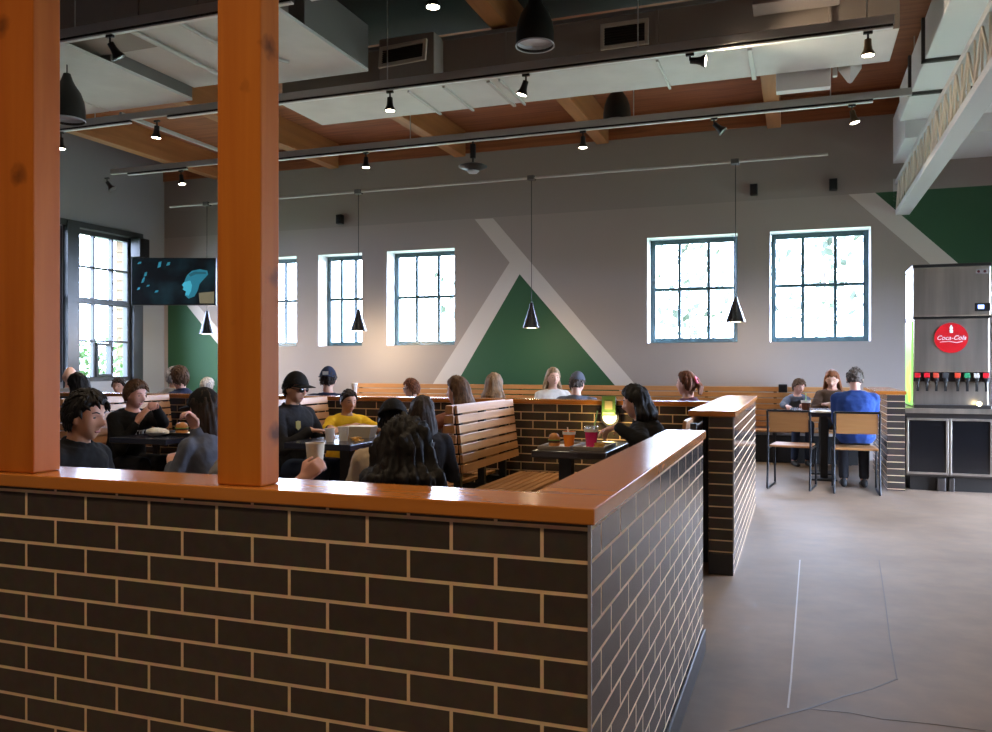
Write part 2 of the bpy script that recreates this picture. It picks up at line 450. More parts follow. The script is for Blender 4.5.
def window(name, plane, f, a0, a1, z0, z1, cols, rows, label, mfr, fr=0.05, mun=0.022, dep=0.05, thick=()):
    P = (lambda a, g, z: (a, g, z)) if plane == 'y' else (lambda a, g, z: (g, a, z))
    def bb(bm, aa, ab, ga, gb, za, zb): 
        p = V(P(aa, ga, za)); q = V(P(ab, gb, zb)); box(bm, [min(p[i], q[i]) for i in range(3)], [max(p[i], q[i]) for i in range(3)], 0.004)
    t = thing(name, label, 'window', P((a0 + a1) / 2, f, z0), kind='structure')
    org = V(t.location)
    bm = bmesh.new()
    bb(bm, a0, a0 + fr, f - dep / 2, f + dep / 2, z0, z1); bb(bm, a1 - fr, a1, f - dep / 2, f + dep / 2, z0, z1)
    bb(bm, a0 + fr, a1 - fr, f - dep / 2, f + dep / 2, z0, z0 + fr); bb(bm, a0 + fr, a1 - fr, f - dep / 2, f + dep / 2, z1 - fr, z1)
    for c in cols: bb(bm, a0 + (a1 - a0) * c - mun / 2, a0 + (a1 - a0) * c + mun / 2, f - dep * 0.4, f + dep * 0.4, z0 + fr, z1 - fr)
    for r in rows:
        w = mun
        if isinstance(r, tuple): r, w = r
        bb(bm, a0 + fr, a1 - fr, f - dep * 0.42, f + dep * 0.42, z0 + (z1 - z0) * r - w / 2, z0 + (z1 - z0) * r + w / 2)
    for (c0, c1, r0, r1) in thick:
        A0, A1, Z0, Z1 = a0 + (a1 - a0) * c0, a0 + (a1 - a0) * c1, z0 + (z1 - z0) * r0, z0 + (z1 - z0) * r1
        for (x0, x1, y0, y1) in ((A0, A0 + .045, Z0, Z1), (A1 - .045, A1, Z0, Z1), (A0 + .045, A1 - .045, Z0, Z0 + .045), (A0 + .045, A1 - .045, Z1 - .045, Z1)):
            bb(bm, x0, x1, f - dep * 0.6, f + dep * 0.6, y0, y1)
    bmesh.ops.translate(bm, verts=bm.verts, vec=-org); mesh('window_frame', bm, mfr, t)
    bm = bmesh.new(); p = [V(P(a0 + fr * .5, f, z0 + fr * .5)), V(P(a1 - fr * .5, f, z0 + fr * .5)), V(P(a1 - fr * .5, f, z1 - fr * .5)), V(P(a0 + fr * .5, f, z1 - fr * .5))]
    bm.faces.new([bm.verts.new(q - org) for q in p]); mesh('glass', bm, M_glass, t)
    return t
wl = ['six-pane window cut off by the orange post', 'six-pane window with a cone lamp hanging before it, near the orange post', 'six-pane window beside the tall painted white stripe',
      'six-pane window with the last cone lamp at its corner', 'six-pane window nearest the drink machine']
for i, ((a, b), lb) in enumerate(zip(wins, wl)):
    window(f'window_{i+1}', 'y', YF + 0.30, a + 0.004, b - 0.004, wz0 + 0.004, wz1 - 0.004, (1/3, 2/3), (0.52,), lb, M_wframe, fr=0.07, mun=0.046)

# ---- wall with tall windows
ly = lambda u: at_X(u, 300, XL).y
ya1, ya0, yb1 = ly(131), ly(76), ly(62)
yb0 = yb1 - (ya1 - ya0)
tz0, tz1 = 1.0, 3.42
yc0 = yb0 - 0.3 - 2*(ya1 - ya0)
wall_holes('wall_left', 'x', XL, XL - 0.11, YB - 0.36, YF + 0.36, 0, ZT, [(ya0, ya1, tz0, tz1), (yb0, yb1, tz0, tz1)], None, [M_walldark, M_walldark, M_dframe], 'slate grey wall holding the tall dark framed windows')
rowset = ((0.27, 0.03), (0.535, 0.10), (0.76, 0.03))
window('window_6', 'x', XL - 0.06, ya0, ya1, tz0, tz1, (1/3, 2/3), rowset, 'tall charcoal framed window with the pale building behind it', M_dframe, fr=0.07, mun=0.035, dep=0.1, thick=((0.36, 0.66, 0.03, 0.26),))
window('window_7', 'x', XL - 0.06, yb0, yb1, tz0, tz1, (1/3, 2/3), rowset, 'tall charcoal framed window half hidden by the wide orange post', M_dframe, fr=0.07, mun=0.035, dep=0.1)
bm = bmesh.new(); box(bm, (XL, yb1 + 0.02, 0), (XL + 0.10, ya0 - 0.02, 3.5), 0.004); tag(mesh('trim_1', bm, M_dframe), 'dark pilaster strip between the two tall windows', 'trim', kind='structure')
bm = bmesh.new(); box(bm, (XL, ya1 + 0.0, 0.9), (XL + 0.06, ya1 + 0.22, 3.5), 0.004); tag(mesh('trim_2', bm, M_dframe), 'dark side casing of the tall window near the television', 'trim', kind='structure')
bm = bmesh.new(); box(bm, (XL, yb0, 3.43), (XL + 0.08, ya1 + 0.2, 3.52), 0.004); tag(mesh('trim_3', bm, M_dframe), 'dark lintel strip above the tall windows', 'trim', kind='structure')

# ---- wall with the entrance glazing, and the wall at the other end of the room
rw = [(4.9, 8.3, 0.0, 2.35)]  # unseen opening, sized for the bluish light on the floor
wall_holes('wall_right', 'x', XR, XR + 0.3, YB - 0.36, YF + 0.36, 0, ZT, rw, None, [M_wall, M_wall, M_reveal], 'grey side wall with entrance glazing')
window('window_8', 'x', XR + 0.15, 4.9, 8.3, 0.0, 2.35, (1/3, 2/3), (0.75,), 'wide entrance glazing beyond the drink counter', M_dframe, fr=0.07, mun=0.06, dep=0.1)
wall_holes('wall_rear', 'y', YB, YB - 0.3, XL - 0.36, XR + 0.36, 0, ZT, [], None, [M_wall, M_wall, M_reveal], 'plain grey wall at the entrance end')

# ---- painted mural on the far wall
MUR = YF - 0.003
def mural(name, px, m, label):
    bm = bmesh.new()
    pts = [at_Y(u, v, MUR) if not isinstance(u, V) else u for u, v in px]
    plate(bm, pts, (0, -1, 0), 0.0025)
    tag(mesh(name, bm, m), label, 'wall paint', kind='structure')
zb = 0.4
def down(p, q, z):  # extend line p->q to height z on the mural plane
    p = at_Y(*p, MUR); q = at_Y(*q, MUR); k = (z - p.z) / (q.z - p.z); return (p + (q - p) * k, None)
mural('wall_stripe_paint', [(474.7, 219.3), (509.6, 262.5), down((509.6, 262.5), (433, 383.6), zb), down((519.6, 274.1), (456.4, 383.6), zb), (519.6, 274.1),
       down((519.6, 274.1), (613.4, 383.6), zb), down((493, 218.3), (634.4, 383.6), zb), (493, 218.3)], M_white, 'white painted stripe forking round the green triangle')
mural('wall_triangle_paint', [(519.6, 274.1), down((519.6, 274.1), (456.4, 383.6), zb), down((519.6, 274.1), (613.4, 383.6), zb)], M_green, 'big green triangle painted between white stripes')
zc = 3.535
def at_h(p, q, z): return down(p, q, z)
mural('wall_stripe_paint', [at_h((847.4, 193.4), (927.7, 262), zc), down((847.4, 193.4), (927.7, 262), 1.2), down((874, 191.7), (954.5, 260.3), 1.2), at_h((874, 191.7), (954.5, 260.3), zc)], M_white, 'white slanting stripe above the ice machine')
e0 = down((874, 191.7), (954.5, 260.3), 1.2)[0]; e1 = at_h((874, 191.7), (954.5, 260.3), zc)[0]
mural('wall_field_paint', [(e1, None), (e0, None), (V((XR, MUR, 1.2)), None), (V((XR, MUR, zc)), None)], M_green, 'green painted field above the ice machine and soffit')
g0 = at_Y(168, 303, MUR)
mural('wall_field_paint', [(V((g0.x, MUR, 2.55)), None), (V((g0.x, MUR, zb)), None), (V((at_Y(232, 360, MUR).x, MUR, zb)), None), (V((at_Y(232, 360, MUR).x, MUR, at_Y(232, 362, MUR).z)), None), (187, 305.6), (V((at_Y(181, 300, MUR).x, MUR, 2.55)), None)], M_green, 'green painted field under the television')
mural('wall_stripe_paint', [(181, 298), (187, 305.6), (232, 362), (232, 344), (198, 305.6), (192, 298)], M_white, 'white slanting stripe below the television')

bm = bmesh.new(); box(bm, (-9.0, YB, 4.86), (1.3, 6.7, ZT - 0.001)); tag(mesh('ceiling_shade_panel', bm, mat('ceiling_deck_shade', (0.02, 0.019, 0.018), 0.8)), 'dark added field standing for the shaded roof deck over the booths', 'ceiling', kind='structure')  # dark sheet added where the roof deck lies in shade
# rim of planks above the far wall, beams
bm = bmesh.new(); box(bm, (XL, YF - 0.03, 4.55), (XR, YF - 0.002, ZT)); tag(mesh('trim_4', bm, M_deck), 'reddish wood rim board along the top of the window wall', 'trim', kind='structure')
for i, bx in enumerate((-9.1, -6.8, -4.55, -2.3, 0.08, 2.4, 4.4)):
    bm = bmesh.new(); box(bm, (bx - 0.09, YB if bx != -6.8 else 5.8, 4.5), (bx + 0.09, YF - 0.032, ZT - 0.001), 0.008)
    lb = ['glued timber roof beam along the tall window wall', 'glued timber roof beam above the television corner', 'glued timber roof beam over the forked duct end', 'orange timber roof beam passing the black dome lamp',
          'glued timber roof beam above the drink tables', 'glued timber roof beam above the white duct', 'glued timber roof beam beside the entrance glazing'][i]
    tag(mesh('ceiling_beam', bm, M_beam), lb, 'beam', kind='structure')

# ---- brick partitions with orange caps
Z1 = 0.972; ZC = 0.938
ZOFF = 0.86 - 14 * 0.0677
def cap(poly, z0, z1, parent, m=None):
    bm = bmesh.new(); prism(bm, poly, z0, z1)
    bmesh.ops.bevel(bm, geom=[e for e in bm.edges], offset=0.003, segments=2, affect='EDGES', profile=0.5)
    o = mesh('cap', bm, m or M_cap, parent, label='glossy orange wood cap'); return o
def cove(lo, hi, parent):
    bm = bmesh.new(); box(bm, lo, hi, 0.004); mesh('cove_base', bm, M_base, parent, label='black rubber cove base')

bm = bmesh.new(); LY = 2.12
prism(bm, [(-7.0, 0), (0, 0), (0, LY), (-0.14, LY), (-0.14, 0.14), (-7.0, 0.14)], 0.0, ZC)
bm.normal_update(); uvbox(bm, ZOFF)
w1 = mesh('wall_front', bm, M_brick); tag(w1, 'low dark brick partition with an orange cap turning the corner at the aisle', 'wall', kind='structure')
cap([(-7.0, -0.012), (0.012, -0.012), (0.012, LY + 0.012), (-0.163, LY + 0.012), (-0.163, 0.163), (-7.0, 0.163)], ZC + 0.0005, Z1, w1)
bm = bmesh.new(); box(bm, (-0.004, -0.004, 0.0), (0.003, 0.003, ZC)); mesh('corner_trim', bm, M_alu, w1, label='thin bright metal corner strip')
cove((0.0005, 0.0, 0.0), (0.012, LY, 0.10), w1)

P2Y0, P2Y1 = 3.53, 6.25
Z2 = 0.985
w2 = brick_wall('wall_aisle', (-0.115, P2Y0, 0), (0.03, P2Y1, Z2 - 0.034), 'short dark brick partition along the aisle, ending beside the empty floor', Z2 - 0.034 - 14 * 0.0677, (0.1, -P2Y0))
cap([(-0.235, P2Y0 - 0.012), (0.045, P2Y0 - 0.012), (0.045, P2Y1 + 0.012), (-0.235, P2Y1 + 0.012)], Z2 - 0.0335, Z2, w2)
bm = bmesh.new(); box(bm, (0.0265, P2Y0 - 0.003, 0.13), (0.0335, P2Y0 + 0.004, Z2 - 0.035)); mesh('corner_trim', bm, M_alu, w2)
cove((-0.115, P2Y0 - 0.010, 0), (0.03, P2Y0 - 0.0005, 0.13), w2)

MY = 4.80
w3 = brick_wall('wall_middle', (-7.6, MY, 0), (-0.116, MY + 0.14, 0.950), 'low brick wall behind the slatted booths, crossing the room', 0.950 - 14 * 0.0677)
cap([(-7.6, MY - 0.02), (-0.24, MY - 0.02), (-0.24, MY + 0.16), (-7.6, MY + 0.16)], 0.951, 0.985, w3)

p3 = at_Z(885, 490, 0)
w4 = brick_wall('wall_counter', (1.235, 7.60, 0), (1.40, 9.3, 0.965), 'short brick wall between the family table and the drink counter', 0.965 - 14 * 0.0677, (0.0, 0))
cap([(1.13, 7.585), (1.412, 7.585), (1.412, 9.32), (1.13, 9.32)], 0.966, 1.0, w4)

# ---- orange timber posts standing on the cap
M_post1 = wood('post_timber', (0.45, 0.122, 0.012), (0.57, 0.182, 0.020), stretch=(7, 7, 0.5), rough=0.5, coat=0.0, spec=0.15, knots=((0.02, -0.07, 0.95), (-0.02, -0.07, 0.38), (0.068, 0.0, 1.05), (0.068, 0.01, 0.5), (0.05, -0.07, 1.35), (0.068, 0.02, 0.12)), kr=0.020)
M_post2 = wood('post_timber_dark', (0.40, 0.098, 0.009), (0.50, 0.142, 0.015), stretch=(7, 7, 0.5), rough=0.5, coat=0.0, spec=0.15, knots=((0.03, -0.06, 0.80), (-0.03, -0.06, 1.2)), kr=0.024)
def post(u0, u1, label, m, depth):
    a = at_Z(u0, 487, Z1); y0 = 0.012
    x0 = at_Y(u0, 400, y0).x; x1 = at_Y(u1, 400, y0).x
    t = tag(link('timber_post', bpy.data.meshes.new('timber_post')), label, 'post')
    bpy.data.meshes.remove(t.data) if False else None
    bm = bmesh.new(); box(bm, (-(x1 - x0) / 2, -depth / 2, 0), ((x1 - x0) / 2, depth / 2, ZT - Z1 - 0.002), 0.004)
    bm.to_mesh(t.data); bm.free(); t.data.materials.append(m)
    t.location = ((x0 + x1) / 2, y0 + depth / 2, Z1 + 0.0005)
    return t
post(217, 260.5, 'narrow orange timber post with dark knots standing on the brick cap', M_post1, 0.076)
post(-12, 33, 'wide orange timber post at the edge of the view on the brick cap', M_post2, 0.088)
# ------------------------------------------------------------------ ceiling services
ZS = 3.88
def hang(bm, x, y, z0, r=0.004): cyl(bm, (x, y, z0), (x, y, ZT - 0.001), r, n=8)
def strut(Y, xa, xb, tracks, hangs, label):
    t = thing('track_rail', label, 'light rail', ((xa + xb) / 2, Y, ZS), group='light rails under the ceiling')
    o = V(t.location)
    bm = bmesh.new(); box(bm, V((xa, Y - 0.022, ZS + 0.033)) - o, V((xb, Y + 0.022, ZS + 0.105)) - o, 0.004); mesh('channel', bm, M_strut, t)
    for a, b in tracks:
        bm = bmesh.new(); box(bm, V((a, Y - 0.018, ZS + 0.012)) - o, V((b, Y + 0.018, ZS + 0.0325)) - o, 0.003, 0); box(bm, V((a, Y - 0.019, ZS)) - o, V((b, Y + 0.019, ZS + 0.012)) - o, 0, 1)
        mesh('track', bm, [M_black, M_trackw], t)
    for x in hangs:
        bm = bmesh.new(); cyl(bm, V((x, Y, ZS + 0.096)) - o, V((x, Y, ZT - 0.002)) - o, 0.006, n=8); mesh('hanger_rod', bm, M_strut, t)
    return t
YA, YBm, YC = 3.53, 5.50, 7.45
xB = at_Y(893, 27, YBm).x; xC = at_Y(873, 104, YC).x
strut(YA, -8.0, 0.9, [(-7.5, -3.05), (-2.9, 0.8)], (-5.1, -0.2), 'grey rail with black track highest in view, crossing both orange posts')
strut(YBm, -9.0, xB + 0.01, [(-8.4, -6.4), (-5.9, xB)], (-6.9, -3.3, -0.9, 0.9), 'grey rail with a long white edged track along the brown duct')
strut(YC, -8.6, xC + 0.35, [(-8.3, -7.3), (-6.0, xC)], (-6.1, -4.0, -1.3, 0.7), 'grey lighting rail crossing in front of the window wall top')
bm = bmesh.new(); box(bm, (-0.018, -0.97, -0.02), (0.018, 0.97, 0.02), 0.003)
o = mesh('brace_strut', bm, M_strut); o.location = (-6.55, 6.475, ZS + 0.12); tag(o, 'short grey strut bridging two lighting rails near the television', 'strut')

# ---- track spotlights
M_lens = emit('spot_lens_warm', (1.0, 0.86, 0.66), 22.0)
M_lensoff = mat('spot_lens_dark', (0.10, 0.10, 0.10), 0.1)
M_brass = mat('spot_body_bronze', (0.10, 0.065, 0.035), 0.35, 0.6)
def spot(Y, u, label, tilt=(0, 0), lit=True, body=None, power=None, ln=0.13):
    x = at_Y(u, 100, Y).x
    t = thing('track_spotlight', label, 'spotlight', (x, Y, ZS), group='track spotlights')
    bm = bmesh.new(); box(bm, (-0.035, -0.014, -0.022), (0.035, 0.014, -0.0005), 0.004); cyl(bm, (0, 0, -0.022), (0, 0, -0.06), 0.008, n=10); mesh('mount', bm, M_black, t)
    rot = Euler((R(tilt[0]), R(tilt[1]), 0)).to_matrix()
    pv = V((0, 0, -0.06))
    bm = bmesh.new(); lathe(bm, [(0.0, 0.0), (0.026, -0.004), (0.028, -0.05), (0.034, -0.085), (0.052, -0.118), (0.055, -ln), (0.050, -ln), (0.0, -ln + 0.006)], n=24)
    bmesh.ops.transform(bm, matrix=Matrix.Translation(pv) @ rot.to_4x4(), verts=bm.verts); mesh('lamp_body', bm, body or M_black, t, True, auto=40)
    bm = bmesh.new(); lathe(bm, [(0.0, -ln - 0.004), (0.03, -ln - 0.003), (0.049, -ln + 0.002), (0.0, -ln + 0.005)], n=24)
    bmesh.ops.transform(bm, matrix=Matrix.Translation(pv) @ rot.to_4x4(), verts=bm.verts)
    mesh('lens', bm, M_lens if lit else M_lensoff, t, True)
    if lit:
        ld = bpy.data.lights.new('spot_glow', 'SPOT'); ld.energy = power or SPOT_W; ld.color = (1.0, 0.80, 0.56); ld.spot_size = R(110); ld.spot_blend = 0.7; ld.shadow_soft_size = 0.05
        lo = bpy.data.objects.new('spot_glow', ld); COL.objects.link(lo); lo.parent = t
        lo.location = pv + rot @ V((0, 0, -ln - 0.02)); lo.rotation_euler = rot.to_euler()
    return t
SPOT_W = 48
spot(YA, 110, 'dark spotlight with a pale bracket on the highest rail, next to the wide post', (25, -20), False)
spot(YA, 433, 'lit spotlight at the upper picture edge above the brown duct', (0, 0))
spot(YBm, 61, 'lit spotlight hugging the edge of the wide orange post', (0, 0))
spot(YBm, 157, 'lit spotlight between the two orange posts on the upper rail', (0, 5))
spot(YBm, 390, 'lit spotlight under the square duct boot with a vent', (0, 0))
spot(YBm, 526, 'lit spotlight below the big black dome lamp, tipped sideways', (0, 18))
spot(YBm, 690, 'spotlight turned level so its white face shows', (0, -82))
spot(YBm, 868, 'bronze lit spotlight at the end of the rail by the white duct', (0, 0), True, M_brass)
spot(YC, 107, 'dark unlit spotlight low beside the tall windows', (10, -35), False)
spot(YC, 181, 'lit spotlight above the television', (0, -8))
spot(YC, 366, 'lit spotlight above the second six-pane window', (0, 0))
spot(YC, 583, 'lit spotlight above the slope of the green triangle', (0, 0))
spot(YC, 714, 'dark unlit spotlight before the upper grey wall, tipped toward the machine', (0, -45), False)
spot(YC, 852, 'bronze lit spotlight at the end of the lower rail', (0, -12), True, M_brass)
# unseen warm spots, added without fixtures to light the camera end of the room
for (x, y, e) in ((-2.6, 1.55, 44), (-0.4, 1.55, 44), (-4.6, 1.55, 36), (-1.6, -1.2, 50), (-0.2, -1.4, 60), (-3.2, -1.2, 34), (1.9, -1.4, 66), (1.9, 1.5, 30)):
    ld = bpy.data.lights.new('spot_glow', 'SPOT'); ld.energy = e; ld.color = (1.0, 0.76, 0.50); ld.spot_size = R(120); ld.spot_blend = 0.8; ld.shadow_soft_size = 0.06
    lo = bpy.data.objects.new('spot_glow', ld); COL.objects.link(lo); lo.location = (x, y, 3.7)

# ---- thin white rail with cone pendants
YD = 9.5
xa, xb = at_Y(170, 207, YD), at_Y(828, 156, YD)
zr = at_Y(531, 178, YD).z
t = thing('pendant_rail', 'thin white conduit rail along the window wall that carries the cone lamps', 'light rail', ((xa.x + xb.x) / 2, YD, zr))
bm = bmesh.new(); cyl(bm, (xa.x - t.location.x, 0, 0), (xb.x - t.location.x, 0, 0), 0.018, n=12); mesh('conduit', bm, mat('conduit_pale', (0.50, 0.49, 0.48), 0.5), t, True, auto=40)
for u in (207, 358.5, 531.5, 735):
    x = at_Y(u, 170, YD).x - t.location.x
    bm = bmesh.new(); box(bm, (x - 0.05, -0.05, -0.035), (x + 0.05, 0.05, 0.03), 0.006); mesh('junction_box', bm, mat('junction_grey', (0.10, 0.10, 0.10), 0.5), t)
M_cone = mat('cone_gunmetal', (0.10, 0.10, 0.105), 0.22, 0.9)
M_glow = emit('pendant_glow', (1.0, 0.90, 0.72), 9.0)
for u, vt, vb, lb in ((207, 311, 334, 'small metal cone lamp below the television'), (358.5, 309, 331, 'small metal cone lamp before the second window'),
                      (531.5, 303, 328, 'small metal cone lamp over the green triangle'), (735.5, 297, 322, 'small metal cone lamp at the corner of the fourth window')):
    p = at_Y(u, vb, YD); q = at_Y(u, vt, YD); h = q.z - p.z
    t = thing('pendant_lamp', lb, 'lamp', (p.x, YD, p.z), group='cone pendant lamps')
    bm = bmesh.new(); cyl(bm, (0, 0, h), (0, 0, zr - 0.04 - p.z), 0.005, n=8); mesh('cord', bm, M_black, t)
    bm = bmesh.new(); lathe(bm, [(0.128, 0.0), (0.032, h * 0.86), (0.024, h), (0, h), (0, h - 0.01), (0.026, h * 0.8), (0.122, 0.004)], n=32, cap=False); mesh('cone_shade', bm, M_cone, t, True, auto=35)
    bm = bmesh.new(); lathe(bm, [(0, 0.012), (0.112, 0.012), (0.112, 0.022), (0, 0.022)], n=28); mesh('light_disc', bm, M_glow, t)
    ld = bpy.data.lights.new('pendant_glow', 'POINT'); ld.energy = 38 if u < 400 else 9; ld.color = (1.0, 0.78, 0.50); ld.shadow_soft_size = 0.08
    lo = bpy.data.objects.new('pendant_glow', ld); COL.objects.link(lo); lo.parent = t; lo.location = (0, 0, -0.05)

# ---- black dome lamps
M_dome = mat('dome_black', (0.018, 0.019, 0.018), 0.42)
M_domein = mat('dome_inside_pale', (0.55, 0.57, 0.62), 0.5)
for u, vb, tt, rr, lb in ((535, 46, 6.8, 0.155, 'big black dome lamp against the brown duct'), (67, 121, 7.6, 0.155, 'big black dome lamp with a pale rim near the wide post'), (617, 122, 9.45, 0.155, 'black dome lamp half hidden behind the lower rail')):
    p = at_t(u, vb, tt)
    t = thing('dome_lamp', lb, 'lamp', p, group='black dome lamps')
    bm = bmesh.new(); lathe(bm, [(rr, 0), (rr, 0.10), (rr * 0.93, 0.18), (rr * 0.75, 0.26), (rr * 0.45, 0.33), (0.05, 0.37), (0.03, 0.43), (0.0, 0.43), (0.0, 0.42), (rr * 0.7, 0.26), (rr * 0.9, 0.17), (rr * 0.965, 0.09), (rr * 0.965, 0.0)], n=36, cap=False)
    mesh('dome_shade', bm, M_dome, t, True, auto=50)
    bm = bmesh.new(); lathe(bm, [(0, 0.05), (rr * 0.95, 0.05), (rr * 0.95, 0.045), (rr * 0.98, 0.002), (rr * 1.03, -0.004), (rr * 1.03, 0.006), (rr, 0.012)], n=36, cap=False); mesh('rim', bm, M_domein, t, label='pale inner rim')
    bm = bmesh.new(); cyl(bm, (0, 0, 0.42), (0, 0, (3.998 if u == 67 else ZT) - p.z - 0.001), 0.006, n=8); mesh('hanger_stem', bm, M_black, t)

# ---- saucer fixture
p = at_Y(473, 172, YC)
t = thing('saucer_fixture', 'black saucer-shaped fixture with a pale domed belly hanging under the lower rail', 'ceiling fixture', (p.x, YC, p.z))
bm = bmesh.new(); lathe(bm, [(0, 0.0), (0.05, 0.01), (0.165, 0.055), (0.17, 0.065), (0.13, 0.085), (0.05, 0.095), (0, 0.096)], n=32); mesh('disc', bm, M_black, t, True, auto=45)
bm = bmesh.new(); lathe(bm, [(0, -0.022), (0.05, -0.014), (0.075, 0.012), (0, 0.014)], n=24); mesh('belly', bm, M_domein, t, True, label='pale domed belly')
bm = bmesh.new(); cyl(bm, (0, 0, 0.096), (0, 0, ZS - p.z - 0.001), 0.012, n=10); box(bm, (-0.03, -0.02, 0.16), (0.03, 0.02, ZS - p.z - 0.03), 0.004); mesh('hanger_stem', bm, M_black, t)

# ---- ducts
def vent(parent, c, w, h, ry=0.0, tilt=0.0):
    """c: centre in parent space, opening faces -Y turned by ry about Z"""
    Mx = Matrix.Translation(c) @ Matrix.Rotation(ry, 4, 'Z') @ Matrix.Rotation(tilt, 4, 'X')
    bm = bmesh.new(); f = 0.035
    for lo, hi in (((-w/2, -0.03, -h/2), (-w/2 + f, 0.0, h/2)), ((w/2 - f, -0.03, -h/2), (w/2, 0.0, h/2)), ((-w/2 + f, -0.03, -h/2), (w/2 - f, 0.0, -h/2 + f)), ((-w/2 + f, -0.03, h/2 - f), (w/2 - f, 0.0, h/2))):
        box(bm, lo, hi, 0.004)
    bmesh.ops.transform(bm, matrix=Mx, verts=bm.verts); fr = mesh('vent_frame', bm, M_vent, parent, label='cream vent frame')
    bm = bmesh.new(); box(bm, (-w/2 + f, -0.006, -h/2 + f), (w/2 - f, -0.001, h/2 - f))
    n = 7
    for i in range(n):
        z = -h/2 + f + (h - 2*f) * (i + 0.5) / n; box(bm, (-w/2 + f, -0.022, z - 0.004), (w/2 - f, -0.006, z + 0.002))
    bmesh.ops.transform(bm, matrix=Mx, verts=bm.verts); mesh('grille', bm, mat('grille_brown', (0.035, 0.026, 0.02), 0.6), fr)

DX0, DX1, DY0, DY1, DZ0, DZ1 = -4.72, 1.17, 5.85, 6.64, 4.0, 4.46
t = thing('air_duct', 'long brown grey duct with two vents crossing the room above the rail', 'duct', ((DX0 + DX1) / 2, (DY0 + DY1) / 2, DZ0))
o = V(t.location)
bm = bmesh.new(); box(bm, V((DX0, DY0, DZ0)) - o, V((DX1, DY1, DZ1)) - o, 0.01)
bm.normal_update()
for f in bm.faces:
    if f.normal.z < -0.7: f.material_index = 1  # paler underside, darker sides: bounce light put into the colour
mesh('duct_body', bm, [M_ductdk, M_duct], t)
for px, w in ((415, .025), (455, .025), (504, .035), (516, .02), (662, .025), (753, .04)):
    x = at_Z(px, 95 if px < 600 else 70, DZ0).x
    bm = bmesh.new(); box(bm, V((x - w / 2, DY0 + 0.02, DZ0 - 0.022)) - o, V((x + w / 2, DY1 + 0.03, DZ0 - 0.0005)) - o, 0.003); mesh('underside_rib', bm, M_strut, t)
for px in (505, 657, 830):
    x = at_Y(px, 40, DY0).x
    bm = bmesh.new(); box(bm, V((x - 0.015, DY0 - 0.02, DZ0)) - o, V((x + 0.015, DY0 - 0.0005, DZ1)) - o, 0.003); mesh('seam_flange', bm, M_ductdk, t)
bm = bmesh.new(); box(bm, V((DX0, DY0 - 0.03, DZ1 - 0.035)) - o, V((DX1, DY0 - 0.0005, DZ1)) - o, 0.003); mesh('top_flange', bm, mat('flange_grey', (0.20, 0.20, 0.20), 0.5), t)
c0 = at_Y(601, 35, DY0); c1 = at_Y(649, 35, DY0); cz = at_Y(625, 35, DY0).z
vent(t, V(((c0.x + c1.x) / 2, DY0 - 0.001, cz)) - o, c1.x - c0.x, 0.235)
b0 = at_Y(379, 60, 5.62).x; b1 = at_Y(434, 60, 5.62).x
bm = bmesh.new(); box(bm, V((b0, 5.62, 4.01)) - o, V((b1, DY0 - 0.0005, 4.44)) - o, 0.008); mesh('duct_boot', bm, M_ductdk, t)
vz = at_Y(405, 55, 5.62).z
vent(t, V(((b0 + b1) / 2 - 0.02, 5.60, vz)) - o, (b1 - b0) * 0.9, 0.21, -0.10, -0.12)

M_ductmid = mat('duct_charcoal_shaded', (0.17, 0.163, 0.157), 0.6)  # dark duct sides over pale panels: shade and bounce light put into the colours
t = thing('air_duct', 'charcoal duct with a pale panel below, running to the brown one past the narrow post', 'duct', (-4.17, 4.9, 4.06)); o = V(t.location)
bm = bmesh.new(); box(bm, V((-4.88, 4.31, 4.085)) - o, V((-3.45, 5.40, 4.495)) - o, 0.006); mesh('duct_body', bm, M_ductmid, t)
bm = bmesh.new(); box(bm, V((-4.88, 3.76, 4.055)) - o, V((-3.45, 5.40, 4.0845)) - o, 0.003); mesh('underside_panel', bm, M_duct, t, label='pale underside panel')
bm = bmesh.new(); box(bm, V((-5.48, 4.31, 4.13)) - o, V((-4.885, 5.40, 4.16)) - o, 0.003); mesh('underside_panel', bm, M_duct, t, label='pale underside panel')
for x in (-4.6, -3.7):
    bm = bmesh.new(); cyl(bm, V((x, 5.0, 4.4955)) - o, V((x, 5.0, 4.859)) - o, 0.008, n=8); mesh('hanger_rod', bm, M_strut, t)
bm = bmesh.new(); tube(bm, [V((-4.80, 3.8, 4.032)) - o, V((-4.80, 5.38, 4.032)) - o], 0.022); mesh('conduit', bm, M_strut, t, True, auto=40)
bm = bmesh.new(); tube(bm, [V((-4.33, 3.8, 4.038)) - o, V((-4.33, 4.35, 4.038)) - o, V((-4.0, 4.9, 4.038)) - o], 0.015); mesh('conduit', bm, M_strut, t, True, auto=40)
t = thing('air_duct', 'charcoal duct with wide pale panels below between the two orange posts', 'duct', (-6.5, 4.9, 4.0)); o = V(t.location)
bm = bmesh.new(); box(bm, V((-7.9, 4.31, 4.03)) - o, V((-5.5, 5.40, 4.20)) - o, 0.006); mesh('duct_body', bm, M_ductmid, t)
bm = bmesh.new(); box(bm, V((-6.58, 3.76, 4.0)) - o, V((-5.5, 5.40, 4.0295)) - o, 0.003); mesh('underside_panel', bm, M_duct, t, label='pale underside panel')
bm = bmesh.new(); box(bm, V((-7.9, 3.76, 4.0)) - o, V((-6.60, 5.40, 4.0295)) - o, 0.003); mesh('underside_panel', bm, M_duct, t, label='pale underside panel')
t = thing('air_duct', 'dark brown duct above the highest rail between the orange posts', 'duct', (-5.9, 4.0, 4.1)); o = V(t.location)
bm = bmesh.new(); box(bm, V((-8.6, 3.76, 4.09)) - o, V((-3.6, 4.305, 4.495)) - o, 0.006); mesh('duct_body', bm, M_ductdk, t)
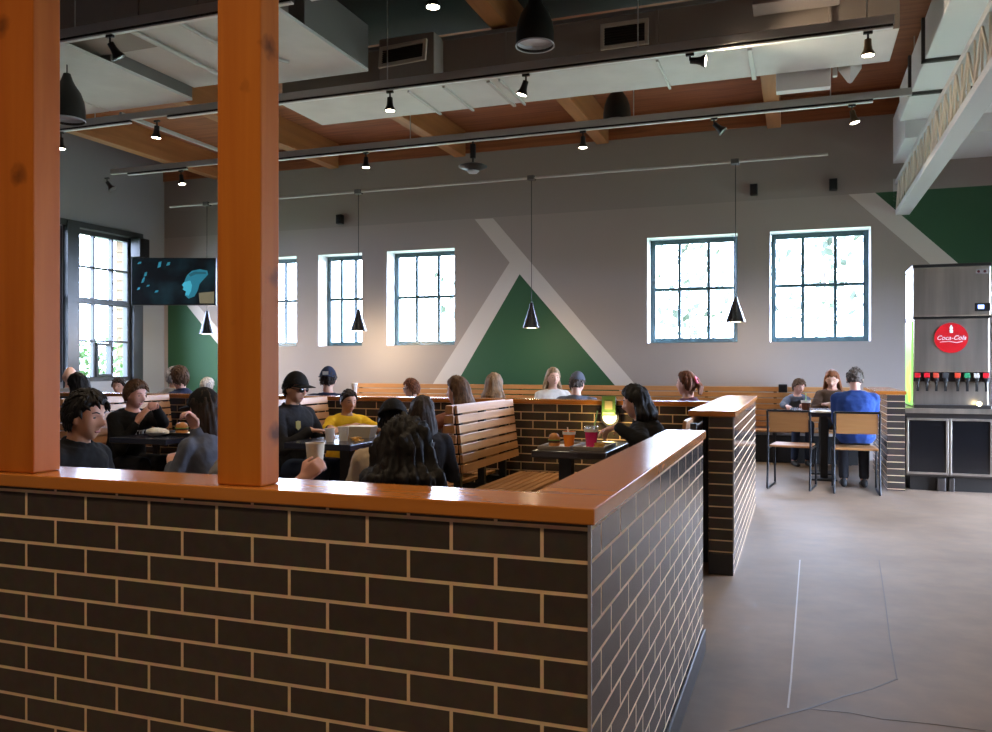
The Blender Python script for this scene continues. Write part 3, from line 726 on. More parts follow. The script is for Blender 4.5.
for px in (138, 197):
    x = at_Y(px, 10, 3.76).x; bm = bmesh.new(); box(bm, V((x - .012, 3.745, 4.09)) - o, V((x + .012, 3.7595, 4.49)) - o); mesh('seam_flange', bm, M_ductdk, t)
t = thing('air_duct', 'broad white duct with dark straps above the drink counter', 'duct', (2.6, 6.4, 4.1)); o = V(t.location)
bm = bmesh.new(); box(bm, V((1.5, 3.2, 4.1)) - o, V((3.7, 9.08, 4.49)) - o, 0.01); mesh('duct_body', bm, M_ductwh, t)
for y in (5.2, 7.0, 8.0):
    bm = bmesh.new(); box(bm, V((1.47, y - 0.025, 4.07)) - o, V((1.4995, y + 0.025, 4.485)) - o, 0.002); box(bm, V((1.47, y - 0.025, 4.07)) - o, V((3.72, y + 0.025, 4.0995)) - o, 0.002); mesh('strap', bm, mat('strap_dark', (0.05, 0.048, 0.046), 0.6), t, label='dark strap')
for x in (1.6, 3.6):
    for y in (3.6, 6.0, 8.6):
        bm = bmesh.new(); cyl(bm, V((x, y, 4.491)) - o, V((x, y, ZT - 0.001)) - o, 0.008, n=8); mesh('hanger_rod', bm, M_strut, t)
bm = bmesh.new(); box(bm, (1.56, 9.1, 3.9), (XR, YF, 4.495), 0.004); tag(mesh('ceiling_soffit', bm, M_ductwh), 'white soffit box below the roof above the drink machine', 'soffit', kind='structure')
bm = bmesh.new(); box(bm, (1.56, 9.07, 4.19), (XR, 9.098, 4.23), 0.003); tag(mesh('trim_5', bm, M_beam), 'thin tan strip across the white soffit', 'trim', kind='structure')

# small pieces around the far end of the brown duct
p = at_Y(803, 78, 6.75)
bm = bmesh.new(); box(bm, (-0.24, -0.06, -0.12), (0.24, 0.06, 0.16), 0.006); box(bm, (0.26, -0.03, -0.02), (0.30, 0.03, 0.16), 0.004); box(bm, (-0.245, -0.03, 0.155), (0.30, 0.03, 0.17))
o = mesh('ceiling_box', bm, M_ductwh); o.location = p; tag(o, 'white rectangular box at the underside of the brown duct end', 'box')
p = at_Y(850, 72, 6.80); p.z = 4.0
bm = bmesh.new(); lathe(bm, [(0, -0.11), (0.02, -0.10), (0.10, 0.02), (0.10, 0.10), (0, 0.10)], n=4); 
o = mesh('ceiling_horn', bm, M_ductwh); o.location = p; tag(o, 'white pointed horn at the underside of the brown duct end', 'speaker')
p = at_Y(795, 30, 5.75)
t = thing('air_handler', 'cream boxy air unit mounted on the brown duct near its end', 'air unit', (at_Y(805, 30, 5.80).x, 5.80, 4.22)); o = V(t.location)
xa_, xb_ = at_Y(756, 20, 5.6).x, at_Y(838, 10, 5.6).x
bm = bmesh.new(); box(bm, V((xa_, 5.55, 4.30)) - o, V((xb_, 5.815, 4.49)) - o, 0.02); mesh('unit_body', bm, mat('unit_cream', (0.50, 0.48, 0.45), 0.55), t)
bm = bmesh.new(); box(bm, V((xa_ - 0.03, 5.56, 4.24)) - o, V((xb_ + 0.02, 5.815, 4.297)) - o, 0.006); mesh('unit_tray', bm, M_ductdk, t)

# ---- lattice beam
t = thing('lattice_girder', 'pale grey steel lattice girder reaching the green wall', 'girder', (1.67, 5.6, 3.22)); o = V(t.location)
M_gird = mat('girder_grey_paint', (0.52, 0.525, 0.54), 0.5, 0.1)
g0, g1 = 0.6, YF - 0.004
bm = bmesh.new(); box(bm, V((1.585, g0, 3.22)) - o, V((1.755, g1, 3.29)) - o, 0.005); mesh('bottom_chord', bm, M_gird, t)
bm = bmesh.new(); box(bm, V((1.585, g0, 3.62)) - o, V((1.755, g1, 3.68)) - o, 0.005); mesh('top_chord', bm, M_gird, t)
bm = bmesh.new(); n = 38; L = (g1 - 0.02 - g0) / n
for k in range(n):
    y = g0 + k * L
    for x in (1.60, 1.74):
        a, b = (V((x, y, 3.29)), V((x, y + L, 3.62))) if k % 2 == 0 else (V((x, y, 3.62)), V((x, y + L, 3.29)))
        cyl(bm, a - o, b - o, 0.011, n=6)
        cyl(bm, V((x, y, 3.29)) - o, V((x, y, 3.62)) - o, 0.009, n=6)
mesh('lattice', bm, M_vent, t)
bm = bmesh.new(); box(bm, V((1.56, YF - 0.003, 3.2)) - o, V((1.78, YF - 0.0005, 3.7)) - o); mesh('mount_plate', bm, M_gird, t)

# ---- little dark boxes on the upper wall
for u, v, lb in ((341.5, 220, 'small black box on the upper wall above the second window'), (754, 190.5, 'small black box on the upper wall between the last two windows'), (833, 185.5, 'small black box on the upper wall above the last window')):
    p = at_Y(u, v, YF)
    t = thing('wall_speaker', lb, 'wall speaker', (p.x, YF - 0.001, p.z), group='black wall boxes')
    bm = bmesh.new(); box(bm, (-0.05, -0.10, -0.075), (0.05, 0, 0.075), 0.008); mesh('housing', bm, M_black, t)
    bm = bmesh.new(); box(bm, (-0.04, -0.106, -0.062), (0.04, -0.1005, 0.062), 0.002); mesh('grille', bm, M_steel, t)
p = at_X(134, 248, XL + 0.1)
t = thing('wall_speaker', 'dark loudspeaker box at the head of the tall window by the television', 'wall speaker', (XL + 0.061, p.y + 0.08, p.z), group='black wall boxes')
bm = bmesh.new(); box(bm, (0, -0.11, -0.16), (0.2, 0.11, 0.16), 0.01); mesh('housing', bm, M_black, t)
bm = bmesh.new(); box(bm, (0.2005, -0.095, -0.145), (0.206, 0.095, 0.145), 0.002); mesh('grille', bm, M_steel, t)

# ---- television
def tv_mat():
    m, nt, b = nt_new('television_picture'); L = nt.links.new
    tc = nt.nodes.new('ShaderNodeTexCoord')
    n = nt.nodes.new('ShaderNodeTexNoise'); n.inputs['Scale'].default_value = 3.0; n.inputs['Detail'].default_value = 6; L(tc.outputs['Object'], n.inputs['Vector'])
    r = nt.nodes.new('ShaderNodeValToRGB'); e = r.color_ramp.elements; e[0].position = 0.45; e[0].color = (0.004, 0.008, 0.010, 1); e[1].position = 0.85; e[1].color = (0.03, 0.12, 0.16, 1)
    L(n.outputs[0], r.inputs[0]); L(r.outputs[0], b.inputs['Emission Color']); setin(b, Base_Color=(0.01, 0.01, 0.012, 1), Emission_Strength=0.16, Roughness=0.15)
    return m
TW, TH = 1.30, 0.735
c = at_t(173.5, 281.5, 12.9)
t = thing('television', 'wall television showing a blue lit face on black in the corner', 'television', c, YAW + R(1.0)); 
bm = bmesh.new(); box(bm, (-TW/2, 0, -TH/2), (TW/2, 0.05, TH/2), 0.008); mesh('housing', bm, M_black, t)
bm = bmesh.new(); box(bm, (-TW/2 + .012, -0.004, -TH/2 + .014), (TW/2 - .012, -0.0005, TH/2 - .012)); sc = mesh('screen', bm, tv_mat(), t)
M_teal = emit('picture_teal', (0.02, 0.16, 0.22), 0.42); M_teal2 = emit('picture_teal_bright', (0.05, 0.34, 0.44), 0.45); M_tealdk = emit('picture_teal_dark', (0.01, 0.06, 0.08), 0.8); M_ochre = emit('picture_ochre', (0.14, 0.12, 0.07), 0.5)
def pic(pts, m, y, name):
    bm = bmesh.new(); plate(bm, [V((px * TW / 2, y, pz * TH / 2)) for px, pz in pts], (0, -1, 0), 0.0006); mesh(name, bm, m, sc)
pic([(0.28, 0.10), (0.33, 0.28), (0.44, 0.45), (0.62, 0.52), (0.80, 0.46), (0.82, 0.30), (0.72, 0.10), (0.62, -0.10), (0.58, -0.35), (0.50, -0.62), (0.36, -0.72), (0.27, -0.58), (0.30, -0.42), (0.22, -0.34), (0.24, -0.24), (0.20, -0.14), (0.26, -0.02)], M_teal, -0.0052, 'picture_face')
pic([(0.26, -0.02), (0.40, 0.04), (0.44, -0.16), (0.42, -0.40), (0.36, -0.60), (0.28, -0.56), (0.30, -0.42), (0.22, -0.34), (0.24, -0.24), (0.20, -0.14)], M_teal2, -0.0062, 'picture_cheek')
pic([(0.36, 0.30), (0.50, 0.42), (0.76, 0.40), (0.78, 0.32), (0.52, 0.30), (0.40, 0.20)], M_tealdk, -0.0062, 'picture_shadow')
pic([(0.62, -0.92), (0.96, -0.92), (0.96, -0.42), (0.60, -0.48)], M_ochre, -0.0052, 'picture_panel')
for (x, z, w, h) in ((-0.33, 0.70, .05, .14), (-0.12, 0.74, .05, .08), (-0.80, 0.78, .05, .05), (-0.66, 0.30, .04, .10), (-0.72, 0.02, .04, .09), (-0.60, -0.18, .04, .04), (-0.82, -0.30, .04, .06), (-0.40, -0.42, .05, .05), (-0.7, 0.12, .03, .05)):
    pic([(x - w, z - h), (x + w * .6, z - h * .6), (x + w, z + h), (x - w * .3, z + h * .8)], M_teal, -0.0052, 'picture_light')
bm = bmesh.new(); tube(bm, [(0, 0.05, 0), (0, 0.25, 0), (0.1, 0.9, 0.02)], 0.03); box(bm, (-0.2, 0.0505, -0.2), (0.2, 0.08, 0.2), 0.004); mesh('wall_mount', bm, M_black, t)

# ---- world outside
M_grassout = mat('outside_ground_green', (0.16, 0.20, 0.10), 0.9, noise_amt=0.4, noise_scale=2)
bm = bmesh.new(); box(bm, (-40, -30, -0.5), (40, 40, -0.13)); tag(mesh('outside_ground', bm, M_grassout), 'sunlit ground beyond the windows', 'ground', kind='structure')
def leaf_mat(name, c):
    m, nt, b = nt_new(name); setin(b, Base_Color=col(c), Roughness=0.6, Subsurface_Weight=0.0)
    return m
M_leaf = [leaf_mat('leaf_pale', (0.036, 0.048, 0.030)), leaf_mat('leaf_mid', (0.03, 0.07, 0.012))]
M_bark = mat('bark', (0.12, 0.09, 0.07), 0.9)
def foliage(bm, c, rx, rz, n, size):
    for _ in range(n):
        d = V((random.gauss(0, 1), random.gauss(0, 1), random.gauss(0, 1))).normalized() * (random.random() ** 0.4)
        p = V(c) + V((d.x * rx, d.y * rx, d.z * rz))
        a = V((random.gauss(0, 1), random.gauss(0, 1), random.gauss(0, 1))).normalized(); b = a.orthogonal().normalized()
        s = size * random.uniform(0.6, 1.3)
        bm.faces.new([bm.verts.new(p + a * s), bm.verts.new(p + b * s * .5), bm.verts.new(p - a * s), bm.verts.new(p - b * s * .5)])
def tree(loc, h, r, label, k=0, n=260):
    t = thing('garden_tree', label, 'tree', loc, group='trees beyond the windows')
    bm = bmesh.new(); chain(bm, [(0, 0, -0.02), (0.1, 0, h * .4), (0, 0.05, h * .8)], [0.07, 0.05, 0.02], 10); mesh('trunk', bm, M_bark, t, True)
    bm = bmesh.new(); foliage(bm, (0, 0, h * .72), r, h * .38, n, 0.16); mesh('crown', bm, M_leaf[k], t)
tree((0.9, 17.5, -0.13), 4.6, 1.5, 'pale leafy tree behind the last six-pane window')
tree((-2.2, 19.5, -0.13), 4.2, 1.5, 'pale leafy tree behind the fourth window')
tree((-7.6, 20.0, -0.13), 4.5, 1.8, 'pale leafy tree behind the third window')
def bush(loc, r, label):
    bm = bmesh.new(); foliage(bm, (0, 0, r * .75), r, r * .8, 500, 0.10); o = mesh('garden_bush', bm, M_leaf[1]); o.location = loc; tag(o, label, 'bush', 'bushes beyond the tall windows')
for u, x, r, lb in ((72, -12.9, 1.15, 'green bush at the foot of the tall window by the pilaster'), (108, -15.2, 1.35, 'larger green bush before the pale building')):
    p = at_X(u, 365, x); bush((x, p.y, -0.13), r, lb)
pb = at_X(116, 300, -16.6)
t = thing('outside_building', 'tan clapboard building seen through the tall window', 'building', (-15.4, pb.y + 3.0, -0.13)); o = V(t.location)
M_clap = mat('clapboard_tan', (0.075, 0.045, 0.018), 0.8)
bm = bmesh.new(); box(bm, V((-16.6, pb.y, -0.13)) - o, V((-14.2, pb.y + 3, 4.6)) - o)
for k in range(18): box(bm, V((-16.62, pb.y - 0.025, 0.25 * k)) - o, V((-14.17, pb.y + 3.02, 0.25 * k + 0.06)) - o)
mesh('wall', bm, M_clap, t)
bm = bmesh.new(); box(bm, V((-17, pb.y - 0.35, 4.6)) - o, V((-13.8, pb.y + 3.3, 4.75)) - o, 0.02); mesh('roof', bm, M_dframe, t)

# ---- world light and window portals
w = bpy.data.worlds.new('sky'); SC.world = w; w.use_nodes = True
wn = w.node_tree; bg = wn.nodes['Background']
bg.inputs[0].default_value = (0.58, 0.71, 1.0, 1)
wtc = wn.nodes.new('ShaderNodeTexCoord'); wsx = wn.nodes.new('ShaderNodeSeparateXYZ'); wmr = wn.nodes.new('ShaderNodeMapRange')   # sky boosted toward +X to send more light through the side glazing
wn.links.new(wtc.outputs['Generated'], wsx.inputs[0]); wn.links.new(wsx.outputs[0], wmr.inputs[0])
wmr.inputs['From Min'].default_value = 0.15; wmr.inputs['From Max'].default_value = 1.0; wmr.inputs['To Min'].default_value = SKY; wmr.inputs['To Max'].default_value = SKY * 3.2
wn.links.new(wmr.outputs[0], bg.inputs[1])
def portal(loc, rot, sx, sy):
    ld = bpy.data.lights.new('window_portal', 'AREA'); ld.shape = 'RECTANGLE'; ld.size = sx; ld.size_y = sy; ld.cycles.is_portal = True
    o = bpy.data.objects.new('window_portal', ld); COL.objects.link(o); o.location = loc; o.rotation_euler = rot
for a, b in wins: portal(((a + b) / 2, YF + 0.40, (wz0 + wz1) / 2), (R(-90), 0, 0), b - a, wz1 - wz0)
for a, b in ((ya0, ya1), (yb0, yb1)): portal((XL - 0.34, (a + b) / 2, (tz0 + tz1) / 2), (R(90), 0, R(-90)), b - a, tz1 - tz0)
portal((XR + 0.34, 6.6, 1.175), (R(90), 0, R(90)), 3.4, 2.35)
SC.view_settings.view_transform = 'Standard'; SC.view_settings.look = 'None'; SC.view_settings.gamma = 1.0; SC.view_settings.use_curve_mapping = False
SC.view_settings.exposure = EXPO
SC.cycles.max_bounces = 10; SC.cycles.diffuse_bounces = 5; SC.cycles.glossy_bounces = 4; SC.cycles.sample_clamp_indirect = 6
# ------------------------------------------------------------------ booths, tables, chairs, counter
M_navy = mat('table_navy_laminate', (0.018, 0.022, 0.042), 0.25, coat=0.3)
M_tblack = mat('table_brown_black', (0.022, 0.016, 0.014), 0.3, coat=0.2)
M_frame = mat('bench_frame_black', (0.012, 0.012, 0.012), 0.5)
SEAT = 0.42

def slats_x(bm, x, y0, y1, zs, ze, n, tilt, th=0.022, gap=0.012):
    """n boards along Y stacked up a leaning plane from (x+tilt, zs) to (x, ze)"""
    h = (ze - zs) / n
    for k in range(n):
        z0 = zs + k * h + gap / 2; z1 = zs + (k + 1) * h - gap / 2
        f = lambda z: x + tilt * (1 - (z - zs) / (ze - zs))
        c = V(((f(z0) + f(z1)) / 2, (y0 + y1) / 2, (z0 + z1) / 2))
        az = V((f(z1) - f(z0), 0, z1 - z0)); ay = V((0, y1 - y0, 0)); ax = V((1, 0, (f(z0) - f(z1)) / (z1 - z0))).normalized() * th
        obox(bm, c, ax, ay, az, 0.003)

def double_bench(xr, y0, y1, label, sides=(1, -1)):
    """xr: plane of the face towards +X at its top; second face 0.20 m to -X"""
    W = 0.12
    t = thing('slatted_bench', label, 'bench', (xr - W / 2, y0, 0), group='slatted booth benches'); o = V(t.location)
    for s in sides:
        X = lambda x: x * s
        bm = bmesh.new(); slats_x(bm, 0, 0, y1 - y0, 0.535, 0.995, 7, 0.055)
        for v in bm.verts: v.co.x = (v.co.x + W / 2 - 0.03) * s
        mesh('backrest', bm, M_slat, t)
        bm = bmesh.new(); x = W / 2 + 0.045
        for k in range(7): box(bm, (x + k * 0.058, 0, SEAT - 0.024), (x + k * 0.058 + 0.046, y1 - y0, SEAT), 0.003)
        for v in bm.verts: v.co.x *= s
        mesh('seat', bm, M_slat, t)
    bm = bmesh.new(); h = (0.995 - 0.535) / 7
    for k in range(7):
        z0 = 0.535 + k * h + 0.006; wk = 0.055 * (1 - (k + .5) / 7)
        box(bm, (-(W / 2 - 0.045 + wk), -0.022, z0), (W / 2 - 0.045 + wk, -0.001, z0 + h - 0.012), 0.003)
    mesh('end_boards', bm, M_slatx, t)
    for y in (0.12, (y1 - y0) / 2, y1 - y0 - 0.12):
        bm = bmesh.new()
        box(bm, (-0.025, y - 0.02, 0), (0.025, y + 0.02, 0.97))
        for s in sides:
            a, b = sorted((0.0253 * s, (W / 2 + 0.46) * s)); box(bm, (a, y - 0.02, SEAT - 0.065), (b, y + 0.02, SEAT - 0.0255))
            a, b = sorted(((W / 2 + 0.38) * s, (W / 2 + 0.42) * s)); box(bm, (a, y - 0.02, 0), (b, y + 0.02, SEAT - 0.066))
        mesh('support', bm, M_frame, t)
    return t
BY0, BY1 = 3.50, 4.66
BX = (-1.73, -3.43, -5.13)
double_bench(BX[0], BY0, BY1, 'double sided slatted bench with its back toward the tray table')
double_bench(BX[1], BY0, BY1, 'double sided slatted bench behind the man in the black cap', (1,))
double_bench(BX[2], BY0, BY1, 'double sided slatted bench behind the boy in the black hoodie')
# bench against the aisle partition
t = thing('slatted_bench', 'slatted bench against the aisle partition carrying the woman in black', 'bench', (-0.20, 3.10, 0), group='slatted booth benches')
bm = bmesh.new(); slats_x(bm, 0, 0, 1.5, 0.535, 0.955, 6, 0.05)
for v in bm.verts: v.co.x = -v.co.x
mesh('backrest', bm, M_slat, t)
bm = bmesh.new()
for k in range(7): box(bm, (-0.10 - k * 0.055, 0, SEAT - 0.024), (-0.10 - k * 0.055 + 0.044, 1.5, SEAT), 0.003)
mesh('seat', bm, M_slat, t)
for y in (0.1, 0.75, 1.4):
    bm = bmesh.new(); box(bm, (0.018, y - 0.02, 0), (0.05, y + 0.02, 0.93)); box(bm, (-0.44, y - 0.02, SEAT - 0.065), (0.0175, y + 0.02, SEAT - 0.0255)); box(bm, (-0.40, y - 0.02, 0), (-0.36, y + 0.02, SEAT - 0.066))
    mesh('support', bm, M_frame, t)
# plain stools in the row just inside the front partition
def stool(x, y, rz, label):
    t = thing('low_stool', label, 'stool', (x, y, 0), rz, 'black stools inside the front partition')
    bm = bmesh.new(); box(bm, (-0.18, -0.18, SEAT - 0.03), (0.18, 0.18, SEAT), 0.008); mesh('seat', bm, M_tblack, t)
    for sx in (-1, 1):
        for sy in (-1, 1):
            bm = bmesh.new(); cyl(bm, (sx * 0.15, sy * 0.15, 0), (sx * 0.14, sy * 0.14, SEAT - 0.0305), 0.013, n=10); mesh('leg', bm, M_steel, t, True, auto=40)
# long bench under the windows
fb0, fb1 = -6.3, 1.10
t = thing('slatted_bench', 'long slatted wall bench running below the windows and mural', 'bench', (0, 10.1, 0), group='slatted booth benches')
bm = bmesh.new(); n = 7
for k in range(n):
    z0 = 0.44 + k * 0.078; y = 0.0 + 0.04 * k / n
    box(bm, (fb0, y, z0), (fb1, y + 0.025, z0 + 0.064), 0.004)
mesh('backrest', bm, M_slatx, t)
bm = bmesh.new()
for k in range(7): box(bm, (fb0, -0.06 - k * 0.058, SEAT - 0.024), (fb1, -0.06 - k * 0.058 + 0.046, SEAT), 0.003)
mesh('seat', bm, M_slatx, t)
bm = bmesh.new(); box(bm, (fb0, -0.33, 0.0), (fb1, -0.30, SEAT - 0.067)); mesh('kick_panel', bm, M_frame, t)
for k in range(9):
    bm = bmesh.new(); x = fb0 + 0.1 + (fb1 - fb0 - 0.2) * k / 8
    box(bm, (x - 0.02, 0.07, 0), (x + 0.02, 0.11, 0.96)); box(bm, (x - 0.02, -0.42, SEAT - 0.065), (x + 0.02, 0.069, SEAT - 0.0255)); box(bm, (x - 0.02, -0.40, 0), (x + 0.02, -0.36, SEAT - 0.066))
    mesh('support', bm, M_frame, t)

# ---- tables
TZ = 0.75
def table(x0, x1, y0, y1, m, label, th=0.042, posts=1, dx=0.0, dy=0.0):
    t = thing('pedestal_table', label, 'table', ((x0 + x1) / 2, (y0 + y1) / 2, 0), group='pedestal tables'); w, d = x1 - x0, y1 - y0
    bm = bmesh.new(); box(bm, (-w / 2, -d / 2, TZ - th), (w / 2, d / 2, TZ), 0.006); mesh('table_top', bm, m, t)
    for k in range(posts):
        y = dy if posts == 1 else (-d / 4 + k * d / 2)
        bm = bmesh.new(); box(bm, (dx - 0.04, y - 0.04, 0.021), (dx + 0.04, y + 0.04, TZ - th - 0.013), 0.004); mesh('column', bm, M_frame, t)
        bm = bmesh.new(); box(bm, (dx - 0.13, y - 0.15, 0.0), (dx + 0.13, y + 0.15, 0.02), 0.005); mesh('foot_plate', bm, M_frame, t)
        bm = bmesh.new(); box(bm, (dx - 0.13, y - 0.18, TZ - th - 0.012), (dx + 0.13, y + 0.18, TZ - th - 0.0005)); mesh('top_plate', bm, M_frame, t)
    return t
table(-1.11, -0.655, 3.12, 3.86, M_tblack, 'dark brown table with trays and an orange and a pink drink', dx=-0.075, dy=-0.12)
table(-2.80, -2.30, 3.05, 3.85, M_navy, 'navy table with white paper cups before the boy in yellow')
table(-4.20, -3.70, 2.98, 3.85, M_navy, 'navy table with a black food tray before the boy in the hoodie', dx=0.07)
tA = at_Z(793, 415, TZ)
table(0.30, 1.02, 7.98, 9.06, M_navy, 'dark table shared by the family near the drink counter', posts=2)

# ---- chairs
def chair(x, y, rz, label):
    t = thing('dining_chair', label, 'chair', (x, y, 0), rz, 'metal and wood chairs')   # faces +Y in its own frame
    bm = bmesh.new(); box(bm, (-0.20, -0.19, 0.425), (0.20, 0.21, 0.447), 0.008); mesh('seat', bm, M_slatx, t)
    bm = bmesh.new(); obox(bm, V((0, -0.232, 0.69)), V((0.375, 0, 0)), V((0, 0.016, 0.002)), V((0, -0.03, 0.20)), 0.004); mesh('backrest', bm, M_slatx, t)
    for s in (-1, 1):
        bm = bmesh.new(); tube(bm, [(s * 0.205, -0.26, 0.012), (s * 0.205, -0.205, 0.42), (s * 0.205, -0.225, 0.60), (s * 0.205, -0.257, 0.80)], 0.0105); mesh('leg', bm, M_steel, t, True, auto=50)
        bm = bmesh.new(); tube(bm, [(s * 0.205, 0.20, 0.012), (s * 0.205, 0.185, 0.41)], 0.0105); mesh('leg', bm, M_steel, t, True, auto=50)
        bm = bmesh.new(); tube(bm, [(s * 0.205, -0.25, 0.0105), (s * 0.205, 0.205, 0.0105)], 0.0105); mesh('foot_bar', bm, M_steel, t, True, auto=50)
    bm = bmesh.new(); tube(bm, [(-0.205, -0.257, 0.80), (0.205, -0.257, 0.80)], 0.0105); mesh('top_bar', bm, M_steel, t, True, auto=50)
    bm = bmesh.new(); tube(bm, [(-0.205, -0.19, 0.414), (-0.205, 0.19, 0.414), (0.205, 0.19, 0.414), (0.205, -0.19, 0.414)], 0.0100); mesh('seat_frame', bm, M_steel, t, True, auto=50)
    return t
ca = at_Z(789, 486, 0.0)
chair(0.335, 7.52, R(-8), 'empty wooden chair on a black metal frame beside the family table')
P26 = (0.93, 7.42)
chair(P26[0], P26[1], R(0), 'wooden chair with the man in the blue shirt on it')

# ---- drink counter, dispenser, ice maker
CY = 7.66; CX0 = at_Y(906, 400, CY).x; CX1 = CX0 + 1.6; CT = at_Y(945, 408.5, CY).z
t = thing('drink_counter', 'stainless drink counter with dark glass doors under the drink machine', 'counter', (CX0, CY, 0))
W = CX1 - CX0; D = 0.70
M_ctop = mat('counter_dark_steel', (0.12, 0.11, 0.105), 0.3, 0.9)
bm = bmesh.new(); box(bm, (-0.01, -0.02, CT - 0.05), (W, D, CT), 0.006); mesh('worktop', bm, M_stain, t)
z1 = CT - 0.10; z0 = 0.17
bm = bmesh.new(); box(bm, (0, 0.03, z0 - 0.02), (W, D, CT - 0.051), 0.004); mesh('cabinet_body', bm, M_ctop, t)
dw = at_Y(949, 430, CY).x - CX0 
M_dglass = mat('door_black_glass', (0.006, 0.006, 0.007), 0.12)
for k in range(4):
    a = 0.004 + k * dw; b = a + dw - 0.008
    if b > W: break
    bm = bmesh.new(); f = 0.022
    for lo, hi in (((a, 0.0, z0), (a + f, 0.029, z1)), ((b - f, 0.0, z0), (b, 0.029, z1)), ((a + f, 0.0, z0), (b - f, 0.029, z0 + f)), ((a + f, 0.0, z1 - f), (b - f, 0.029, z1))): box(bm, lo, hi, 0.002)
    d = mesh('door', bm, M_stain, t)
    bm = bmesh.new(); box(bm, (a + f, 0.010, z0 + f), (b - f, 0.026, z1 - f)); mesh('door_panel', bm, M_dglass, d, label='black door panel')
bm = bmesh.new(); box(bm, (0.05, 0.10, 0), (W, D - 0.05, z0 - 0.021)); mesh('plinth', bm, M_base, t)
bm = bmesh.new(); box(bm, (dw * 0.75, 0.05, 0.0), (dw * 0.95, 0.098, 0.13), 0.005); box(bm, (dw * 1.02, 0.05, 0.0), (dw * 1.15, 0.098, 0.13), 0.005); mesh('floor_bracket', bm, M_ctop, t)

DZ = CT; DT = at_Y(945, 318, CY + 0.03).z; IT = at_Y(945, 264, CY + 0.03).z
MX0 = at_Y(914, 350, CY + 0.03).x; MX1 = at_Y(990, 350, CY + 0.03).x; MW = MX1 - MX0; MD = 0.62
t = thing('drink_dispenser', 'stainless drink dispenser with a red round logo and a row of taps', 'drink dispenser', (MX0, CY + 0.03, DZ + 0.0008)); H = DT - DZ
M_coil = mat('dispenser_black', (0.012, 0.011, 0.011), 0.35)
bm = bmesh.new(); box(bm, (0, 0.08, 0.0), (MW, MD, H - 0.001), 0.006); mesh('dispenser_body', bm, M_stain, t)
zn0, zn1 = 0.245, 0.36        # black tap strip
bm = bmesh.new(); box(bm, (0, 0, zn1), (MW, 0.079, H - 0.004), 0.012); mesh('front_panel', bm, M_stain, t)
bm = bmesh.new(); box(bm, (0.0, 0.02, zn0 + 0.02), (MW, 0.079, zn1 - 0.001), 0.004); mesh('tap_strip', bm, M_coil, t)
bm = bmesh.new(); box(bm, (-0.005, -0.05, 0.0), (MW + 0.005, 0.079, 0.035), 0.006); mesh('drip_tray', bm, M_ctop, t)
logo_cx = at_Y(951, 338, CY + 0.03).x - MX0; logo_cz = at_Y(951, 338, CY + 0.03).z - DZ; lr = 0.150
M_red = mat('logo_red', (0.62, 0.008, 0.014), 0.35); M_logow = mat('logo_white', (0.85, 0.85, 0.85), 0.4)
bm = bmesh.new(); cyl(bm, (logo_cx, -0.0005, logo_cz), (logo_cx, -0.007, logo_cz), lr, n=48); lg = mesh('logo_disc', bm, M_red, t)
Mt = Matrix.Translation((logo_cx, -0.0085, logo_cz)) @ Matrix.Rotation(R(90), 4, 'X')
text_mesh('logo_script', 'Coca-Cola', 0.060, M_logow, lg, Mt, shear=0.35)
bm = bmesh.new(); lathe(bm, [(0, 0), (0.014, 0), (0.017, 0.02), (0.012, 0.035), (0.016, 0.05), (0.006, 0.072), (0.007, 0.078), (0, 0.078)], n=14)
for v in bm.verts: v.co.y *= 0.12
bmesh.ops.translate(bm, verts=bm.verts, vec=(logo_cx, -0.0095, logo_cz + 0.05)); mesh('logo_bottle', bm, M_logow, lg)
bm = bmesh.new(); tube(bm, [(logo_cx - 0.10, -0.0085, logo_cz - 0.042), (logo_cx - 0.02, -0.0085, logo_cz - 0.034), (logo_cx + 0.05, -0.0085, logo_cz - 0.048), (logo_cx + 0.10, -0.0085, logo_cz - 0.036)], 0.0035, 6); mesh('logo_swash', bm, M_logow, lg)
tapc = [(0.62, 0.01, 0.02), (0.62, 0.01, 0.02), (0.55, 0.06, 0.03), (0.05, 0.05, 0.05), (0.60, 0.05, 0.02), (0.03, 0.25, 0.10), (0.50, 0.45, 0.40), (0.62, 0.01, 0.02)]
for k in range(8):
    x = 0.045 + (MW - 0.09) * k / 7 + (-0.012 if k < 4 else 0.012)
    bm = bmesh.new(); box(bm, (x - 0.017, -0.022, zn0 + 0.02), (x + 0.017, 0.0195, zn0 + 0.055), 0.004); lathe(bm, [(0.0, 0.0), (0.011, 0.0), (0.014, 0.05), (0.0, 0.05)], (x, -0.004, zn0 - 0.031), 12)
    box(bm, (x - 0.012, -0.012, zn0 - 0.075), (x + 0.012, -0.006, zn0 - 0.0)); tp = mesh('tap', bm, M_coil, t)
    bm = bmesh.new(); box(bm, (x - 0.026, -0.003, zn0 + 0.058), (x + 0.026, 0.0195, zn1 - 0.008), 0.003); mesh('tap_label', bm, mat('tap_label_%d' % k, tapc[k], 0.35), tp)
M_sideg = emit('side_graphic_green', (0.30, 0.75, 0.16), 0.8)
bm = bmesh.new(); box(bm, (-0.014, 0.085, 0.02), (-0.0006, MD - 0.02, H - 0.02), 0.003); sg = mesh('side_graphic', bm, M_sideg, t, label='glowing green side panel')
bm = bmesh.new()
for (y, z, r, s) in ((0.25, 0.14, .09, 1), (0.40, 0.30, .11, 1), (0.22, 0.40, .07, 1)): ellipsoid(bm, (-0.015, y, z), 0.002, r, r * 1.1, n=16, m=8)
mesh('side_swirl', bm, emit('side_graphic_yellow', (0.85, 0.70, 0.06), 1.1), sg)
